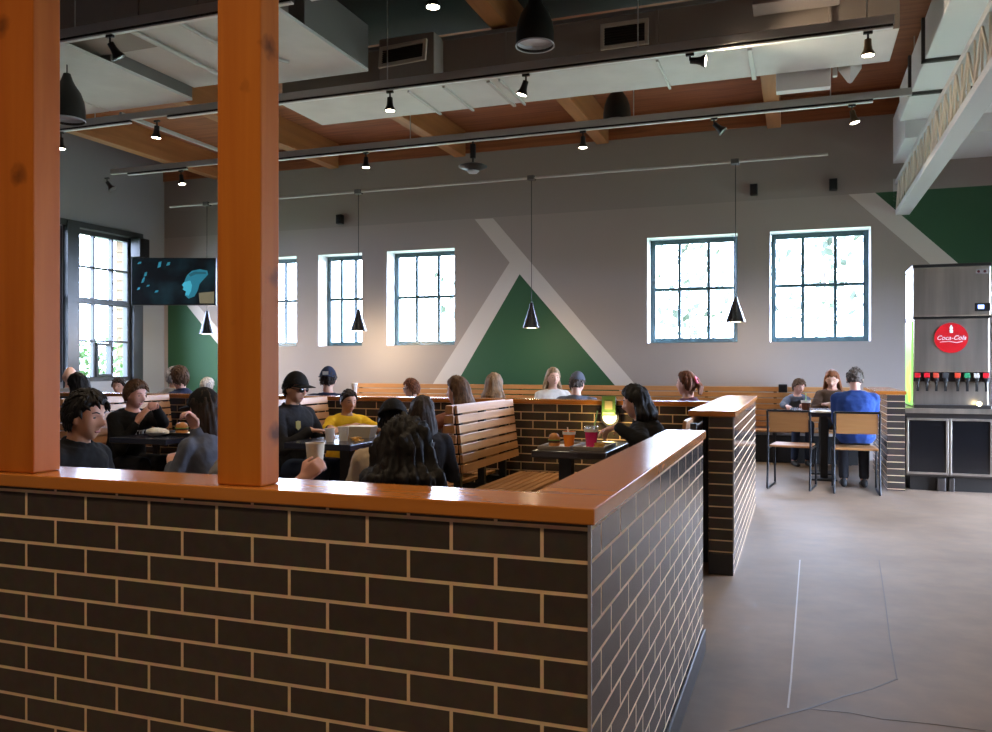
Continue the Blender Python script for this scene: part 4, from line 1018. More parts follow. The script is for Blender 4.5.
bm = bmesh.new(); cyl(bm, (MW - 0.10, -0.051, 0.05), (MW - 0.10, -0.030, 0.05), 0.022, n=16); mesh('tray_light', bm, emit('tray_glow', (1.0, 0.85, 0.5), 5.0), t)

t = thing('ice_machine', 'boxy stainless ice machine standing on the drink dispenser', 'ice machine', (MX0 - 0.01, CY + 0.015, DT + 0.0008)); H2 = IT - DT
bm = bmesh.new(); box(bm, (0, 0.0, 0.012), (MW + 0.02, MD, H2 - 0.03), 0.015); mesh('machine_body', bm, M_stain, t)
bm = bmesh.new(); box(bm, (-0.004, -0.004, H2 - 0.0295), (MW + 0.024, MD + 0.004, H2), 0.006); mesh('lid', bm, M_coil, t)
bm = bmesh.new(); box(bm, (0.0, 0.004, 0.0), (MW + 0.02, MD, 0.0115)); mesh('base_gasket', bm, M_coil, t)
bm = bmesh.new(); box(bm, (MW - 0.125, -0.006, 0.06), (MW + 0.012, -0.0005, 0.14), 0.003); cp = mesh('control_panel', bm, M_coil, t)
bm = bmesh.new(); box(bm, (MW - 0.098, -0.009, 0.082), (MW - 0.045, -0.0065, 0.122)); mesh('display', bm, emit('display_blue', (0.25, 0.42, 1.0), 2.0), cp)
bm = bmesh.new(); box(bm, (MW - 0.115, -0.005, H2 - 0.11), (MW - 0.015, -0.0005, H2 - 0.065), 0.002); bd = mesh('badge', bm, mat('badge_grey', (0.45, 0.43, 0.42), 0.4, 0.5), t)
bm = bmesh.new(); cyl(bm, (MW - 0.092, -0.0055, H2 - 0.088), (MW - 0.092, -0.008, H2 - 0.088), 0.013, n=14); cyl(bm, (MW - 0.038, -0.0055, H2 - 0.088), (MW - 0.038, -0.008, H2 - 0.088), 0.013, n=14); mesh('badge_mark', bm, mat('badge_maroon', (0.12, 0.02, 0.03), 0.4), bd)

# ---- food, cups, trays
M_paper = mat('paper_white', (0.80, 0.77, 0.72), 0.7)
M_kraft = mat('paper_cream', (0.62, 0.52, 0.38), 0.7)
M_tray = mat('tray_black', (0.02, 0.02, 0.02), 0.4); M_trayt = mat('tray_grey_tan', (0.30, 0.25, 0.20), 0.45)
M_clear = mat('clear_plastic', (0.9, 0.9, 0.9), 0.08, trans=0.9)
M_bun = mat('bun_golden', (0.50, 0.20, 0.045), 0.55, noise_amt=0.3, noise_scale=30); M_fry = mat('fries_golden', (0.72, 0.42, 0.10), 0.6); M_lett = mat('lettuce', (0.15, 0.35, 0.05), 0.6); M_patty = mat('patty', (0.06, 0.025, 0.012), 0.7)
M_straw = mat('straw_lime', (0.30, 0.62, 0.20), 0.4)
def cup(p, r, h, m, label, lid=None, straw=None, name='drink_cup', cat='cup', group='cups', liquid=None):
    t = thing(name, label, cat, p, group=group)
    bm = bmesh.new(); lathe(bm, [(0, 0.0), (r * .76, 0.0), (r, h), (r * 1.06, h), (r * 1.06, h + .004), (r * .95, h + .004), (r * .72, 0.006), (0, 0.006)], n=24); mesh('cup_body', bm, liquid or m, t, True, auto=40)
    if False:
        bm = bmesh.new(); lathe(bm, [(0, 0.008), (r * .71, 0.008), (r * .9, h * .82), (0, h * .82)], n=24); mesh('drink', bm, liquid, t, True, auto=40)
    if liquid:
        bm = bmesh.new(); lathe(bm, [(r * .99, h * .84), (r * 1.04, h * .84), (r * 1.08, h + .004), (r * 1.03, h + .004)], n=24, cap=False); mesh('cup_rim', bm, M_paper, t, True, auto=40, label='clear pale rim')
    if lid:
        bm = bmesh.new(); lathe(bm, [(0, h + .0045), (r * 1.08, h + .0045), (r * 1.08, h + .012), (r * .85, h + .018), (0, h + .018)], n=24); mesh('lid', bm, lid, t, True, auto=40)
    if straw:
        d = V((0.02, 0.0, 1)).normalized(); bm = bmesh.new(); cyl(bm, (0.0, 0, h * .3), (straw[0], straw[1], h + straw[2]), 0.004, n=8); mesh('straw', bm, straw[3], t)
    return t
def tray(p, w, d, m, label, rz=0):
    t = thing('serving_tray', label, 'tray', p, rz, 'serving trays')
    bm = bmesh.new(); box(bm, (-w/2, -d/2, 0), (w/2, d/2, 0.005), 0.002)
    mesh('tray_base', bm, m, t)
    bm = bmesh.new()
    for lo, hi in (((-w/2, -d/2, .0052), (w/2, -d/2 + .008, .022)), ((-w/2, d/2 - .008, .0052), (w/2, d/2, .022)), ((-w/2, -d/2 + .008, .0052), (-w/2 + .008, d/2 - .008, .022)), ((w/2 - .008, -d/2 + .008, .0052), (w/2, d/2 - .008, .022))): box(bm, lo, hi, 0.002)
    mesh('tray_rim', bm, m, t)
    bm = bmesh.new(); box(bm, (-w/2 + .02, -d/2 + .02, .0053), (w/2 - .02, d/2 - .02, .0062)); mesh('paper_liner', bm, M_paper, t)
    return t
def burger(p, r, label, cut=False):
    t = thing('burger', label, 'burger', p, random.uniform(0, 6), 'burgers')
    bm = bmesh.new(); lathe(bm, [(0, 0), (r * .9, 0.002), (r, 0.012), (r * .95, 0.022), (0, 0.022)], n=20); mesh('bottom_bun', bm, M_bun, t, True, auto=40)
    bm = bmesh.new(); lathe(bm, [(0, 0.0225), (r * 1.03, 0.0225), (r * 1.03, 0.036), (0, 0.036)], n=20); mesh('patty', bm, M_patty, t)
    bm = bmesh.new(); lathe(bm, [(0, 0.0365)] + [(r * 1.08, 0.0365), (r * 1.1, 0.041)] + [(0, 0.041)], n=14); mesh('lettuce', bm, M_lett, t)
    bm = bmesh.new(); lathe(bm, [(0, 0.0415), (r * .98, 0.0415), (r, 0.05), (r * .8, 0.07), (r * .4, 0.08), (0, 0.082)], n=20); mesh('top_bun', bm, M_bun, t, True, auto=40)
    return t
def fries(p, label, n=14, r=0.05):
    t = thing('fries_portion', label, 'fries', p, group='fries')
    bm = bmesh.new()
    for _ in range(n):
        a = random.uniform(0, 6.28); q = V((random.uniform(-r, r), random.uniform(-r, r), random.uniform(0.008, 0.035))); d = V((math.cos(a), math.sin(a), random.uniform(-.1, .25))).normalized() * random.uniform(.025, .045)
        y = V((-d.y, d.x, 0)).normalized() * 0.008; obox(bm, q, d, y, V((0, 0, 0.008)))
    zmin = min(v.co.z for v in bm.verts)
    for v in bm.verts: v.co.z -= zmin
    o = mesh('fries', bm, M_fry, t); o['kind'] = 'stuff'
    return t
E = 0.0006
# tray table
p = at_Z(567, 446, TZ); ta = V((p.x, 3.36, TZ + E)); tr1 = tray(ta - V((0.012, 0, 0)), 0.20, 0.34, M_trayt, 'tan tray holding the orange drink')
M_orange = mat('drink_orange', (0.85, 0.22, 0.01), 0.2); M_pink = mat('drink_pink', (0.62, 0.02, 0.14), 0.2)
c = at_Z(569, 444, TZ + .007); cup((ta.x + 0.035, ta.y + 0.02, TZ + .0075), 0.038, 0.088, M_clear, 'plastic cup of orange drink on the tan tray', liquid=M_orange, straw=(-0.01, 0.0, 0.03, M_paper))
burger((ta.x - 0.055, ta.y + 0.0, TZ + .0075), 0.036, 'golden burger beside the orange drink')
tb = V((at_Z(605, 446, TZ).x - 0.03, 3.40, TZ + E)); tray(tb, 0.19, 0.36, M_trayt, 'tan tray holding the pink drink')
cup((tb.x - 0.02, tb.y - 0.02, TZ + .0075), 0.041, 0.112, M_clear, 'plastic cup of pink drink with a lime straw', lid=M_clear, liquid=M_pink, straw=(0.035, 0.02, 0.11, M_straw))
fries((tb.x + 0.055, tb.y - 0.13, TZ + .0075), 'fries on the tray with the pink drink', r=0.025)
# navy table with paper cups
q = at_Z(330, 442, TZ); cup((q.x, q.y, TZ + E), 0.034, 0.085, M_paper, 'white paper cup nearest the man in the black cap', group='paper cups')
q2 = at_Z(342, 441, TZ); cup((q2.x, q2.y + 0.02, TZ + E), 0.036, 0.09, M_paper, 'white paper cup next to the takeaway box', group='paper cups')
q3 = at_Z(358, 438, TZ)
t = thing('takeaway_box', 'cream paper takeaway box open beside the paper cups', 'food box', (q3.x, q3.y + 0.06, TZ + E), 0.1)
bm = bmesh.new(); prism(bm, [(-.075, -.055), (.075, -.055), (.075, .055), (-.075, .055)], 0, 0.075)
for v in bm.verts:
    if v.co.z > .05: v.co.x *= 1.25; v.co.y *= 1.25
mesh('box_base', bm, M_kraft, t)
bm = bmesh.new(); box(bm, (-.10, -.072, .0755), (.10, .072, .081), 0.002); mesh('box_lid', bm, M_paper, t)
q4 = at_Z(363, 443, TZ); fries((-2.37, 3.28, TZ + E), 'spilled fries at the edge of the navy table before the sand T-shirt', r=0.035)
# navy table with black tray
q5 = at_Z(172, 436, TZ); tray((q5.x + 0.01, q5.y + 0.16, TZ + E), 0.36, 0.30, M_tray, 'black tray with burgers on the navy table')
burger((q5.x - 0.05, q5.y + 0.16, TZ + .0075), 0.046, 'burger on the black tray closer to the hoodie boy')
burger((q5.x + 0.10, q5.y + 0.15, TZ + .0075), 0.046, 'burger on the black tray closer to the long haired woman')
q6 = at_Z(148, 437, TZ)
t = thing('food_wrapper', 'crumpled white food wrapper on the navy table before the hoodie boy', 'wrapper', (q6.x, q6.y + 0.09, TZ + E))
bm = bmesh.new(); ellipsoid(bm, (0, 0, 0.03), 0.085, 0.07, 0.03, n=14, m=8)
for v in bm.verts:
    v.co += V((noise.noise(v.co * 30), noise.noise(v.co * 30 + V((9, 0, 0))), 0)) * 0.02; v.co.z = max(0, v.co.z)
mesh('wrapper_paper', bm, M_paper, t)
# family table
q7 = at_Z(806, 413.5, TZ); M_cola = mat('drink_cola', (0.10, 0.03, 0.015), 0.2); 
cup((q7.x, q7.y + 0.12, TZ + E), 0.048, 0.13, M_clear, 'iced cola with a green straw before the child', liquid=M_cola, straw=(0.0, 0.02, 0.08, M_straw))
t = thing('food_wrapper', 'white sheet of wrapping paper before the red haired woman', 'wrapper', (q7.x + 0.17, q7.y + 0.18, TZ + E))
bm = bmesh.new(); ellipsoid(bm, (0, 0, 0.014), 0.13, 0.10, 0.014, n=14, m=8)
for v in bm.verts: v.co.z = max(0, v.co.z + noise.noise(v.co * 20) * 0.008)
mesh('wrapper_paper', bm, M_paper, t)
# cup on the low wall
q8 = at_Y(354.5, 395, MY + 0.07); cup((q8.x, MY + 0.07, 0.9855), 0.026, 0.10, M_paper, 'white cup standing on the low brick wall behind the boy in yellow', lid=M_paper, group='paper cups')
# wall lamp and green card
q9 = at_Y(611, 420, MY)
t = thing('wall_lamp', 'round glowing lamp on the low brick wall behind the tray table', 'lamp', (q9.x, MY - 0.0005, q9.z + 0.026))
bm = bmesh.new(); cyl(bm, (0, 0, 0), (0, -0.05, 0), 0.074, n=28); mesh('lamp_ring', bm, M_black, t, True, auto=40)
bm = bmesh.new(); cyl(bm, (0, -0.0505, 0), (0, -0.062, 0), 0.054, 0.045, n=28); mesh('lamp_globe', bm, emit('lamp_globe_warm', (1.0, 0.80, 0.42), 3.2), t, True, auto=40)
ld = bpy.data.lights.new('lamp_glow', 'POINT'); ld.energy = 2.2; ld.color = (1.0, 0.75, 0.32); ld.shadow_soft_size = 0.04
lo = bpy.data.objects.new('lamp_glow', ld); COL.objects.link(lo); lo.parent = t; lo.location = (0, -0.11, -0.02)
c9 = at_Y(609, 406, MY - 0.06)
t = thing('card_sign', 'green card hanging over the top half of the round wall lamp', 'sign', (c9.x, MY - 0.075, c9.z))
bm = bmesh.new(); box(bm, (-0.055, 0, -0.078), (0.055, 0.010, 0.078), 0.003); mesh('card', bm, mat('card_green', (0.10, 0.20, 0.05), 0.6), t)
bm = bmesh.new(); box(bm, (-0.03, -0.003, -0.025), (0.03, -0.0005, 0.04), 0); mesh('card_print', bm, mat('card_print_tan', (0.38, 0.33, 0.17), 0.6), t)
bm = bmesh.new(); box(bm, (-0.045, -0.003, -0.062), (0.045, -0.0005, -0.048), 0); mesh('card_line', bm, mat('card_line_green', (0.34, 0.50, 0.20), 0.6), t)
bm = bmesh.new(); box(bm, (-0.05, 0.011, 0.0), (0.05, 0.053, 0.062)); mesh('hanging_bracket', bm, M_black, t)
# black box on the long bench
qb = at_Y(783, 387, 10.1)
t = thing('outlet_box', 'black square box at the top of the wall bench near the child', 'outlet box', (qb.x, 10.098, 0.955))
bm = bmesh.new(); box(bm, (-0.055, -0.10, -0.055), (0.055, -0.0005, 0.055), 0.006); mesh('housing', bm, M_black, t)
bm = bmesh.new(); box(bm, (-0.035, -0.104, -0.035), (0.035, -0.1005, 0.035), 0.003); mesh('socket_face', bm, M_steel, t)
# ------------------------------------------------------------------ people
def skin(name, c):
    m, nt, b = nt_new(name)
    setin(b, Base_Color=col(c), Roughness=0.5, Subsurface_Weight=0.08, Subsurface_Scale=0.02)
    return m
SK = {'fair': skin('skin_fair', (0.62, 0.36, 0.26)), 'tan': skin('skin_tan', (0.52, 0.265, 0.165)), 'brown': skin('skin_brown', (0.34, 0.16, 0.09)), 'pink': skin('skin_pink', (0.62, 0.32, 0.245))}
M_eye = mat('eye_white', (0.42, 0.39, 0.36), 0.3); M_iris = mat('eye_iris_dark', (0.025, 0.015, 0.01), 0.2); M_lip = mat('lip_rose', (0.40, 0.13, 0.11), 0.5)
def hairm(name, c, rough=0.58):
    if name in MATS: return MATS[name]
    m, nt, b = nt_new(name); L = nt.links.new
    tc = nt.nodes.new('ShaderNodeTexCoord'); mp = nt.nodes.new('ShaderNodeMapping'); mp.inputs['Scale'].default_value = (70, 70, 7); L(tc.outputs['Object'], mp.inputs[0])
    n = nt.nodes.new('ShaderNodeTexNoise'); n.inputs['Scale'].default_value = 1.0; n.inputs['Detail'].default_value = 3; L(mp.outputs[0], n.inputs['Vector'])
    r = nt.nodes.new('ShaderNodeValToRGB'); r.color_ramp.elements[0].position = 0.35; r.color_ramp.elements[1].position = 0.68
    r.color_ramp.elements[0].color = col([x * 0.55 for x in c]); r.color_ramp.elements[1].color = col([min(1, x * 1.5) for x in c]); L(n.outputs[0], r.inputs[0]); L(r.outputs[0], b.inputs['Base Color'])
    bp = nt.nodes.new('ShaderNodeBump'); bp.inputs['Strength'].default_value = 0.6; bp.inputs['Distance'].default_value = 0.006; L(n.outputs[0], bp.inputs['Height']); L(bp.outputs[0], b.inputs['Normal'])
    setin(b, Roughness=rough, Specular_IOR_Level=0.25); MATS[name] = m
    return m
HC = {'black': (0.006, 0.005, 0.005), 'darkbrown': (0.020, 0.011, 0.007), 'brown': (0.085, 0.042, 0.020), 'auburn': (0.13, 0.045, 0.02), 'red': (0.19, 0.062, 0.02), 'blond': (0.30, 0.19, 0.10), 'brownblond': (0.20, 0.12, 0.065), 'grey': (0.28, 0.26, 0.245), 'white': (0.62, 0.57, 0.52), 'greybrown': (0.075, 0.058, 0.047)}
def cloth(name, c):
    return mat('cloth_' + name, c, 0.9, spec=0.15, bump=0.25, bump_scale=26, noise_amt=0.12, noise_scale=6)

def displace(me, fn, zmin):
    co = [v.co.copy() for v in me.vertices]; nr = [v.normal.copy() for v in me.vertices]; out = []
    for c, n in zip(co, nr):
        q = c + n * fn(c); out += [q.x, q.y, max(q.z, zmin)]
    me.vertices.foreach_set('co', out); me.update()
def sm(a, b, x):
    t = max(0.0, min(1.0, (x - a) / (b - a))); return t * t * (3 - 2 * t)

def head_point(d):
    """surface of the head for a unit direction (x forward, y left, z up)"""
    p = V((0.098 * d.x, 0.076 * d.y, 0.120 * d.z))
    if d.z < 0:
        k = -d.z; p.y *= 1 - 0.30 * k ** 1.4
        if d.x < 0: p.x *= 1 - 0.30 * k
    if d.x > 0:
        p.x -= 0.010 * sm(0.5, 1.0, d.x) * (1 if d.z > -0.6 else 0.4)
        p.x += 0.031 * math.exp(-((d.y / 0.17) ** 2 + ((d.z + 0.16) / 0.17) ** 2)) + 0.010 * math.exp(-((d.y / 0.10) ** 2 + ((d.z - 0.05) / 0.16) ** 2))
        p.x -= 0.009 * math.exp(-(((abs(d.y) - 0.40) / 0.17) ** 2 + ((d.z - 0.08) / 0.11) ** 2))
        p.x += 0.006 * math.exp(-((d.y / 0.5) ** 2 + ((d.z - 0.26) / 0.10) ** 2))
        p.x += 0.006 * math.exp(-((d.y / 0.26) ** 2 + ((d.z + 0.50) / 0.10) ** 2))
        p.x += 0.016 * math.exp(-((d.y / 0.34) ** 2 + ((d.z + 0.86) / 0.20) ** 2))
    return p
def head_sphere(bm, fn, M, n=40, m=28):
    rs = []
    for j in range(m + 1):
        a = -math.pi / 2 + math.pi * j / m
        if j in (0, m): rs.append([M @ fn(V((0, 0, math.sin(a))))])
        else: rs.append([M @ fn(V((math.cos(a) * math.cos(2 * math.pi * i / n), math.cos(a) * math.sin(2 * math.pi * i / n), math.sin(a)))) for i in range(n)])
    rings(bm, rs)

def hairline(d, low=-0.62):
    x = d.x
    pts = [(-1.0, low), (-0.30, low + 0.02), (0.03, -0.16), (0.20, 0.16), (0.60, 0.56), (1.0, 0.70)]
    for (x0, z0), (x1, z1) in zip(pts[:-1], pts[1:]):
        if x <= x1: return z0 + (z1 - z0) * (x - x0) / (x1 - x0)
    return 0.6

def ik(S, T, l1, l2, hint):
    d = T - S; L = min(d.length, (l1 + l2) * 0.995); u = d.normalized()
    a = (l1 * l1 - l2 * l2 + L * L) / (2 * L); h = math.sqrt(max(0, l1 * l1 - a * a))
    v = (hint - u * hint.dot(u))
    v = v.normalized() if v.length > 1e-5 else u.orthogonal().normalized()
    return S + u * a + v * h, S + u * L

TORSO = [(0.015, .130, .095), (0.07, .172, .125), (0.14, .170, .122), (0.22, .152, .112), (0.30, .150, .112), (0.38, .165, .118), (0.45, .178, .115), (0.505, .172, .100), (0.545, .135, .082), (0.575, .085, .068), (0.60, .056, .058)]

NP = 0
def person(label, u, vtop, t, yaw, lean=8, head=(0, 0), seat=SEAT, arms=None, skin_='fair', top=('white', (0.6, 0.6, 0.6)), sleeve='long', pants=('denim', (0.03, 0.04, 0.07)),
           hair=('short', 'black'), hat=None, voxel=None, s=None, build=1.0, extra=None, collar=None, group=None, curl=(0.5, 0.5), legdir=0.0, at=None, ztop=None, hb=1.0, hints=None, droop=0.0):
    """u, vtop: pixel of the crown; t: distance along the view axis; yaw: world heading of the body (0 = +X, 90 = away along +Y); arms: {'L'/'R': world or local target}"""
    global NP; NP += 1
    crown = at_t(u, vtop, t)
    hy, hp = R(head[0]), R(head[1])
    rise = 0.022 if (hair[0] != 'bald') else 0.0
    if hat: rise = max(rise, 0.026)
    def spine(z):
        x = zz = 0.0; n = 24; dz = z / n
        for k in range(n):
            a = R(lean) * min(1.0, ((k + .5) * dz + 0.05) / 0.22); x += math.sin(a) * dz; zz += math.cos(a) * dz
        return V((x, 0, zz)), R(lean) * min(1.0, z / 0.22)
    nb, na = spine(0.60)
    nang = (na + hp) * 0.5
    hc = nb + V((math.sin(nang) * 0.105 + 0.012, 0, math.cos(nang) * 0.135))
    HM = Matrix.Translation(hc) @ Matrix.Rotation(hy, 4, 'Z') @ Matrix.Rotation(hp, 4, 'Y')
    topz = max((HM @ head_point(V((math.sin(a), 0, math.cos(a))))).z for a in (-1, -.7, -.4, -.2, 0, .2, .4, .7)) + rise
    if s is None: s = (crown.z - seat - 0.004) / topz
    yw = R(yaw); RZ = Matrix.Rotation(yw, 3, 'Z')
    base = crown - RZ @ (V((hc.x - 0.01, 0, 0)) * s); base.z = 0
    if at: base = V((at[0], at[1], 0))
    vx = voxel or (0.0075 if t < 5 else (0.009 if t < 7.2 else 0.011))
    T = thing('person', label, 'person', base, yw, group or 'people eating')
    toL = lambda w: (RZ.transposed() @ (V(w) - V((base.x, base.y, seat + 0.004)))) / s     # world point -> body units
    G = Matrix.Translation((0, 0, seat + 0.004)) @ Matrix.Scale(s, 4)

    # skeleton in body units
    sh = {}; el = {}; wr = {}; hd = {}; pn = {}; TBL = (-0.5, 1.0, -0.25)
    if hints == 'table': hints = {'L': TBL, 'R': TBL}
    sp, sa = spine(0.515)
    for sd, sg in (('L', 1), ('R', -1)):
        S = sp + V((0, sg * 0.172 * build, 0.0)); sh[sd] = S
        tg = (arms or {}).get(sd)
        if tg is None: tg = V((0.34, sg * 0.10, 0.235))
        elif isinstance(tg, tuple) and len(tg) == 4: tg = toL(tg[:3])
        else: tg = V(tg)
        E, Wp = ik(S, tg, 0.285, 0.255, V((hints or {}).get(sd, (-0.35, 0.65, -1.0))) * V((1, sg, 1)) if False else (lambda h: V((h[0], h[1] * sg, h[2])))((hints or {}).get(sd, (-0.35, 0.65, -1.0))))
        el[sd] = E; wr[sd] = Wp
        fd = ((Wp - E).normalized() + V((0, 0, -droop))).normalized(); hd[sd] = fd
    hip = {sd: V((0.03, sg * 0.088 * build, 0.098)) for sd, sg in (('L', 1), ('R', -1))}
    lr = Matrix.Rotation(R(legdir), 3, 'Z')
    kn = {sd: lr @ V((0.44, sg * 0.105, 0.115)) for sd, sg in (('L', 1), ('R', -1))}
    fl = -seat / s
    an = {sd: lr @ V((0.345, sg * 0.105, fl + 0.085)) for sd, sg in (('L', 1), ('R', -1))}

    def torso(bm, off, z0, z1):
        rs = []; seq = [q for q in TORSO if z0 - 1e-6 <= q[0] <= z1 + 1e-6]
        for z, w, dpt in seq:
            c, a = spine(z); c = c + V((0, 0, 0.0))
            fx = V((math.cos(a), 0, -math.sin(a))); wy = w * (build if z < .53 else 1) + off; dx = dpt * (build ** .8 if z < .53 else 1) + off
            ring = []
            for i in range(24):
                th = 2 * math.pi * i / 24; cx_, sy_ = math.cos(th), math.sin(th)
                k = 1.0 / (abs(cx_) ** 2.6 + abs(sy_) ** 2.6) ** (1 / 2.6)
                p = c + fx * (dx * cx_ * k) + V((0, wy * sy_ * k, 0)); ring.append(p)
            rs.append(ring)
        for ring in (rs[0], rs[-1]): pass
        rings(bm, rs)
    zmin = 0.0
    # body
    bm = bmesh.new(); torso(bm, 0.0, 0.07, 0.60)
    c0, _ = spine(0.545); capsule(bm, c0, hc + HM.to_3x3() @ V((-0.022, 0, -0.04)), 0.060, 0.050, 14)
    head_sphere(bm, head_point, HM)
    for sg in (1, -1):
        ellipsoid(bm, HM @ V((-0.008, sg * 0.078, -0.006)), 0.021, 0.012, 0.033, HM.to_3x3() @ Matrix.Rotation(R(-12), 3, 'Y') @ Matrix.Rotation(sg * R(18), 3, 'Z'), 12, 8)
    for sd, sg in (('L', 1), ('R', -1)):
        chain(bm, [sp + V((0, sg * 0.08, 0.01)), sh[sd], el[sd], wr[sd]], [0.06, 0.052 * build, 0.041, 0.029], 12)
        chain(bm, [hip[sd], kn[sd], an[sd]], [0.078, 0.056, 0.042], 12)
        # hand
        fd = hd[sd]; nrm = V((0, 0, -1)) - fd * fd.dot(V((0, 0, -1)))
        nrm = nrm.normalized() if nrm.length > 0.2 else V((0, -sg, 0))
        if fd.z > 0.6: nrm = (V((0, -sg, 0)) - fd * fd.dot(V((0, -sg, 0)))).normalized()
        pn[sd] = nrm; sdv = nrm.cross(fd).normalized()
        if sdv.dot(V((0, -sg, 0))) < 0 and fd.z <= 0.6: sdv = -sdv
        if fd.z > 0.6 and sdv.dot(V((-1, 0, 0))) < 0: sdv = -sdv      # thumb back toward the face
        W = wr[sd]; cr = curl[0] if sd == 'L' else curl[1]
        for k in range(4):
            o = (1.5 - k) * 0.0185
            capsule(bm, W + sdv * o * 0.6 + fd * 0.012, W + sdv * o + fd * 0.080, 0.0145, 0.0125, 10)
            ln = (0.040, 0.045, 0.041, 0.032)[k]; p = W + sdv * o + fd * 0.082; a = cr * 0.9
            for q, fct in enumerate((1.0, 0.72, 0.58)):
                d = fd * math.cos(a) + nrm * math.sin(a); e = p + d * ln * fct; capsule(bm, p, e, 0.0098 - q * .0008, 0.0090 - q * .0008, 8); p = e; a += cr * 1.15
        th0 = W + sdv * 0.022 + fd * 0.02; d1 = (fd * 0.75 + sdv * 0.75 + nrm * 0.25).normalized(); th1 = th0 + d1 * 0.045; d2 = (fd * 0.9 + sdv * (0.35 - 0.4 * cr) + nrm * (0.2 + 0.7 * cr)).normalized()
        chain(bm, [th0, th1, th1 + d2 * 0.032, th1 + d2 * 0.055], [0.0135, 0.0115, 0.0100, 0.0088], 8)
    bmesh.ops.transform(bm, matrix=G, verts=bm.verts)
    me = remesh(bm, vx * min(1, s + .05), 1, 0.45); me.name = 'body'; me.materials.append(SK[skin_]); body = link('body', me, T)
    if me.name != 'body': pass
    # face pieces
    fm = {}
    for sg in (1, -1):
        bm = bmesh.new(); ec = HM @ V((0.0645, sg * 0.0310, 0.010)); r = 0.0120
        ellipsoid(bm, (0, 0, 0), r, r, r, None, 14, 10); bm.faces.ensure_lookup_table()
        for f in bm.faces: f.material_index = 1 if f.calc_center_median().x > r * 0.72 else 0
        bmesh.ops.transform(bm, matrix=G @ Matrix.Translation(ec) @ HM.to_3x3().to_4x4(), verts=bm.verts); mesh('eye', bm, [M_eye, M_iris], T, True)
        bm = bmesh.new(); chain(bm, [HM @ V((0.0835, sg * 0.016, 0.033)), HM @ V((0.079, sg * 0.033, 0.038)), HM @ V((0.068, sg * 0.050, 0.033))], [0.0032, 0.0036, 0.0025], 6)
        bmesh.ops.transform(bm, matrix=G, verts=bm.verts); mesh('eyebrow', bm, hairm('hair_' + hair[1], HC[hair[1]]), T, True)
    bm = bmesh.new(); ellipsoid(bm, HM @ V((0.0800, 0, -0.061)), 0.0065, 0.021, 0.0075, HM.to_3x3(), 14, 8)
    bmesh.ops.transform(bm, matrix=G, verts=bm.verts); mesh('lips', bm, M_lip, T, True)
    # clothes
    tm = cloth(*top)
    bm = bmesh.new(); torso(bm, 0.016, 0.015, 0.575)
    bmesh.ops.translate(bm, verts=bm.verts, vec=(0, 0, 0.018))
    for sd, sg in (('L', 1), ('R', -1)):
        capsule(bm, sp + V((0, sg * 0.06, 0.015)), sh[sd], 0.066, 0.066 * build, 12)
        if sleeve == 'long':
            capsule(bm, sh[sd], el[sd], 0.066 * build, 0.056, 12); capsule(bm, el[sd], el[sd].lerp(wr[sd], 0.93), 0.056, 0.041, 12)
        else:
            capsule(bm, sh[sd], sh[sd].lerp(el[sd], 0.62), 0.068 * build, 0.062, 12)
    if collar:
        cc, ca = spine(0.585)
        lathe(bm, [(0.070, -0.02), (0.078, 0.0), (0.074, 0.035), (0.060, 0.035), (0.056, -0.02)], cc + V((-0.008, 0, 0)), 18, V((math.sin(ca), 0, math.cos(ca))), cap=True)
    if extra and 'hood' in extra:
        cc, ca = spine(0.565); ellipsoid(bm, cc + V((-0.085, 0, -0.01)), 0.055, 0.11, 0.055, None, 14, 10)
    bmesh.ops.transform(bm, matrix=G, verts=bm.verts)
    for v in bm.verts:
        if v.co.z < seat + 0.006: v.co.z = seat + 0.006
    me = remesh(bm, vx * 1.1 * min(1, s + .05), 3, 0.5)
    displace(me, lambda c: noise.noise(c * 16) * 0.006 + noise.noise(c * 40) * 0.0025, seat + 0.003)
    me.name = 'shirt'; me.materials.append(tm); shirt = link('shirt', me, T)
    bm = bmesh.new()
    for sd, sg in (('L', 1), ('R', -1)):
        chain(bm, [hip[sd] + V((-0.02, 0, 0)), kn[sd], an[sd].lerp(kn[sd], 0.06)], [0.088, 0.068, 0.054], 12)
    ellipsoid(bm, V((-0.005, 0, 0.095)), 0.115, 0.170 * build, 0.085)
    bmesh.ops.transform(bm, matrix=G, verts=bm.verts)
    me = remesh(bm, max(vx, .011) * 1.1, 2, 0.5)
    out = []
    for v in me.vertices: out += [v.co.x, v.co.y, max(v.co.z, seat + 0.003) if (v.co.x < 0.20 * s and v.co.z > seat - 0.10) else v.co.z]
    me.vertices.foreach_set('co', out); me.update()
    me.name = 'trousers'; me.materials.append(cloth(*pants)); link('trousers', me, T)
    for sd in ('L', 'R'):
        bm = bmesh.new(); a = an[sd]; fz = fl
        d = lr @ V((1, 0, 0)); w_ = lr @ V((0, 1, 0)); rs = []
        for (xo, hw, z0, z1) in ((-0.065, .03, 0.004, .06), (-0.05, .036, 0, .10), (0.0, .038, 0, .105), (0.06, .042, 0, .075), (0.12, .046, 0, .058), (0.165, .040, 0.002, .045), (0.185, .022, 0.008, .03)):
            c = V((a.x, a.y, fz)) + d * xo
            rs.append([c + w_ * (hw * math.cos(2 * math.pi * i / 14)) + V((0, 0, (z0 + z1) / 2 + (z1 - z0) / 2 * math.sin(2 * math.pi * i / 14))) for i in range(14)])
        rings(bm, rs); bmesh.ops.transform(bm, matrix=G, verts=bm.verts)
        for v in bm.verts: v.co.z = max(v.co.z - 0.004, 0.001)
        mesh('shoe', bm, mat('shoe_dark', (0.02, 0.02, 0.022), 0.6), T, True)
    # hair
    hm = hairm('hair_' + hair[1], HC[hair[1]])
    st = hair[0]
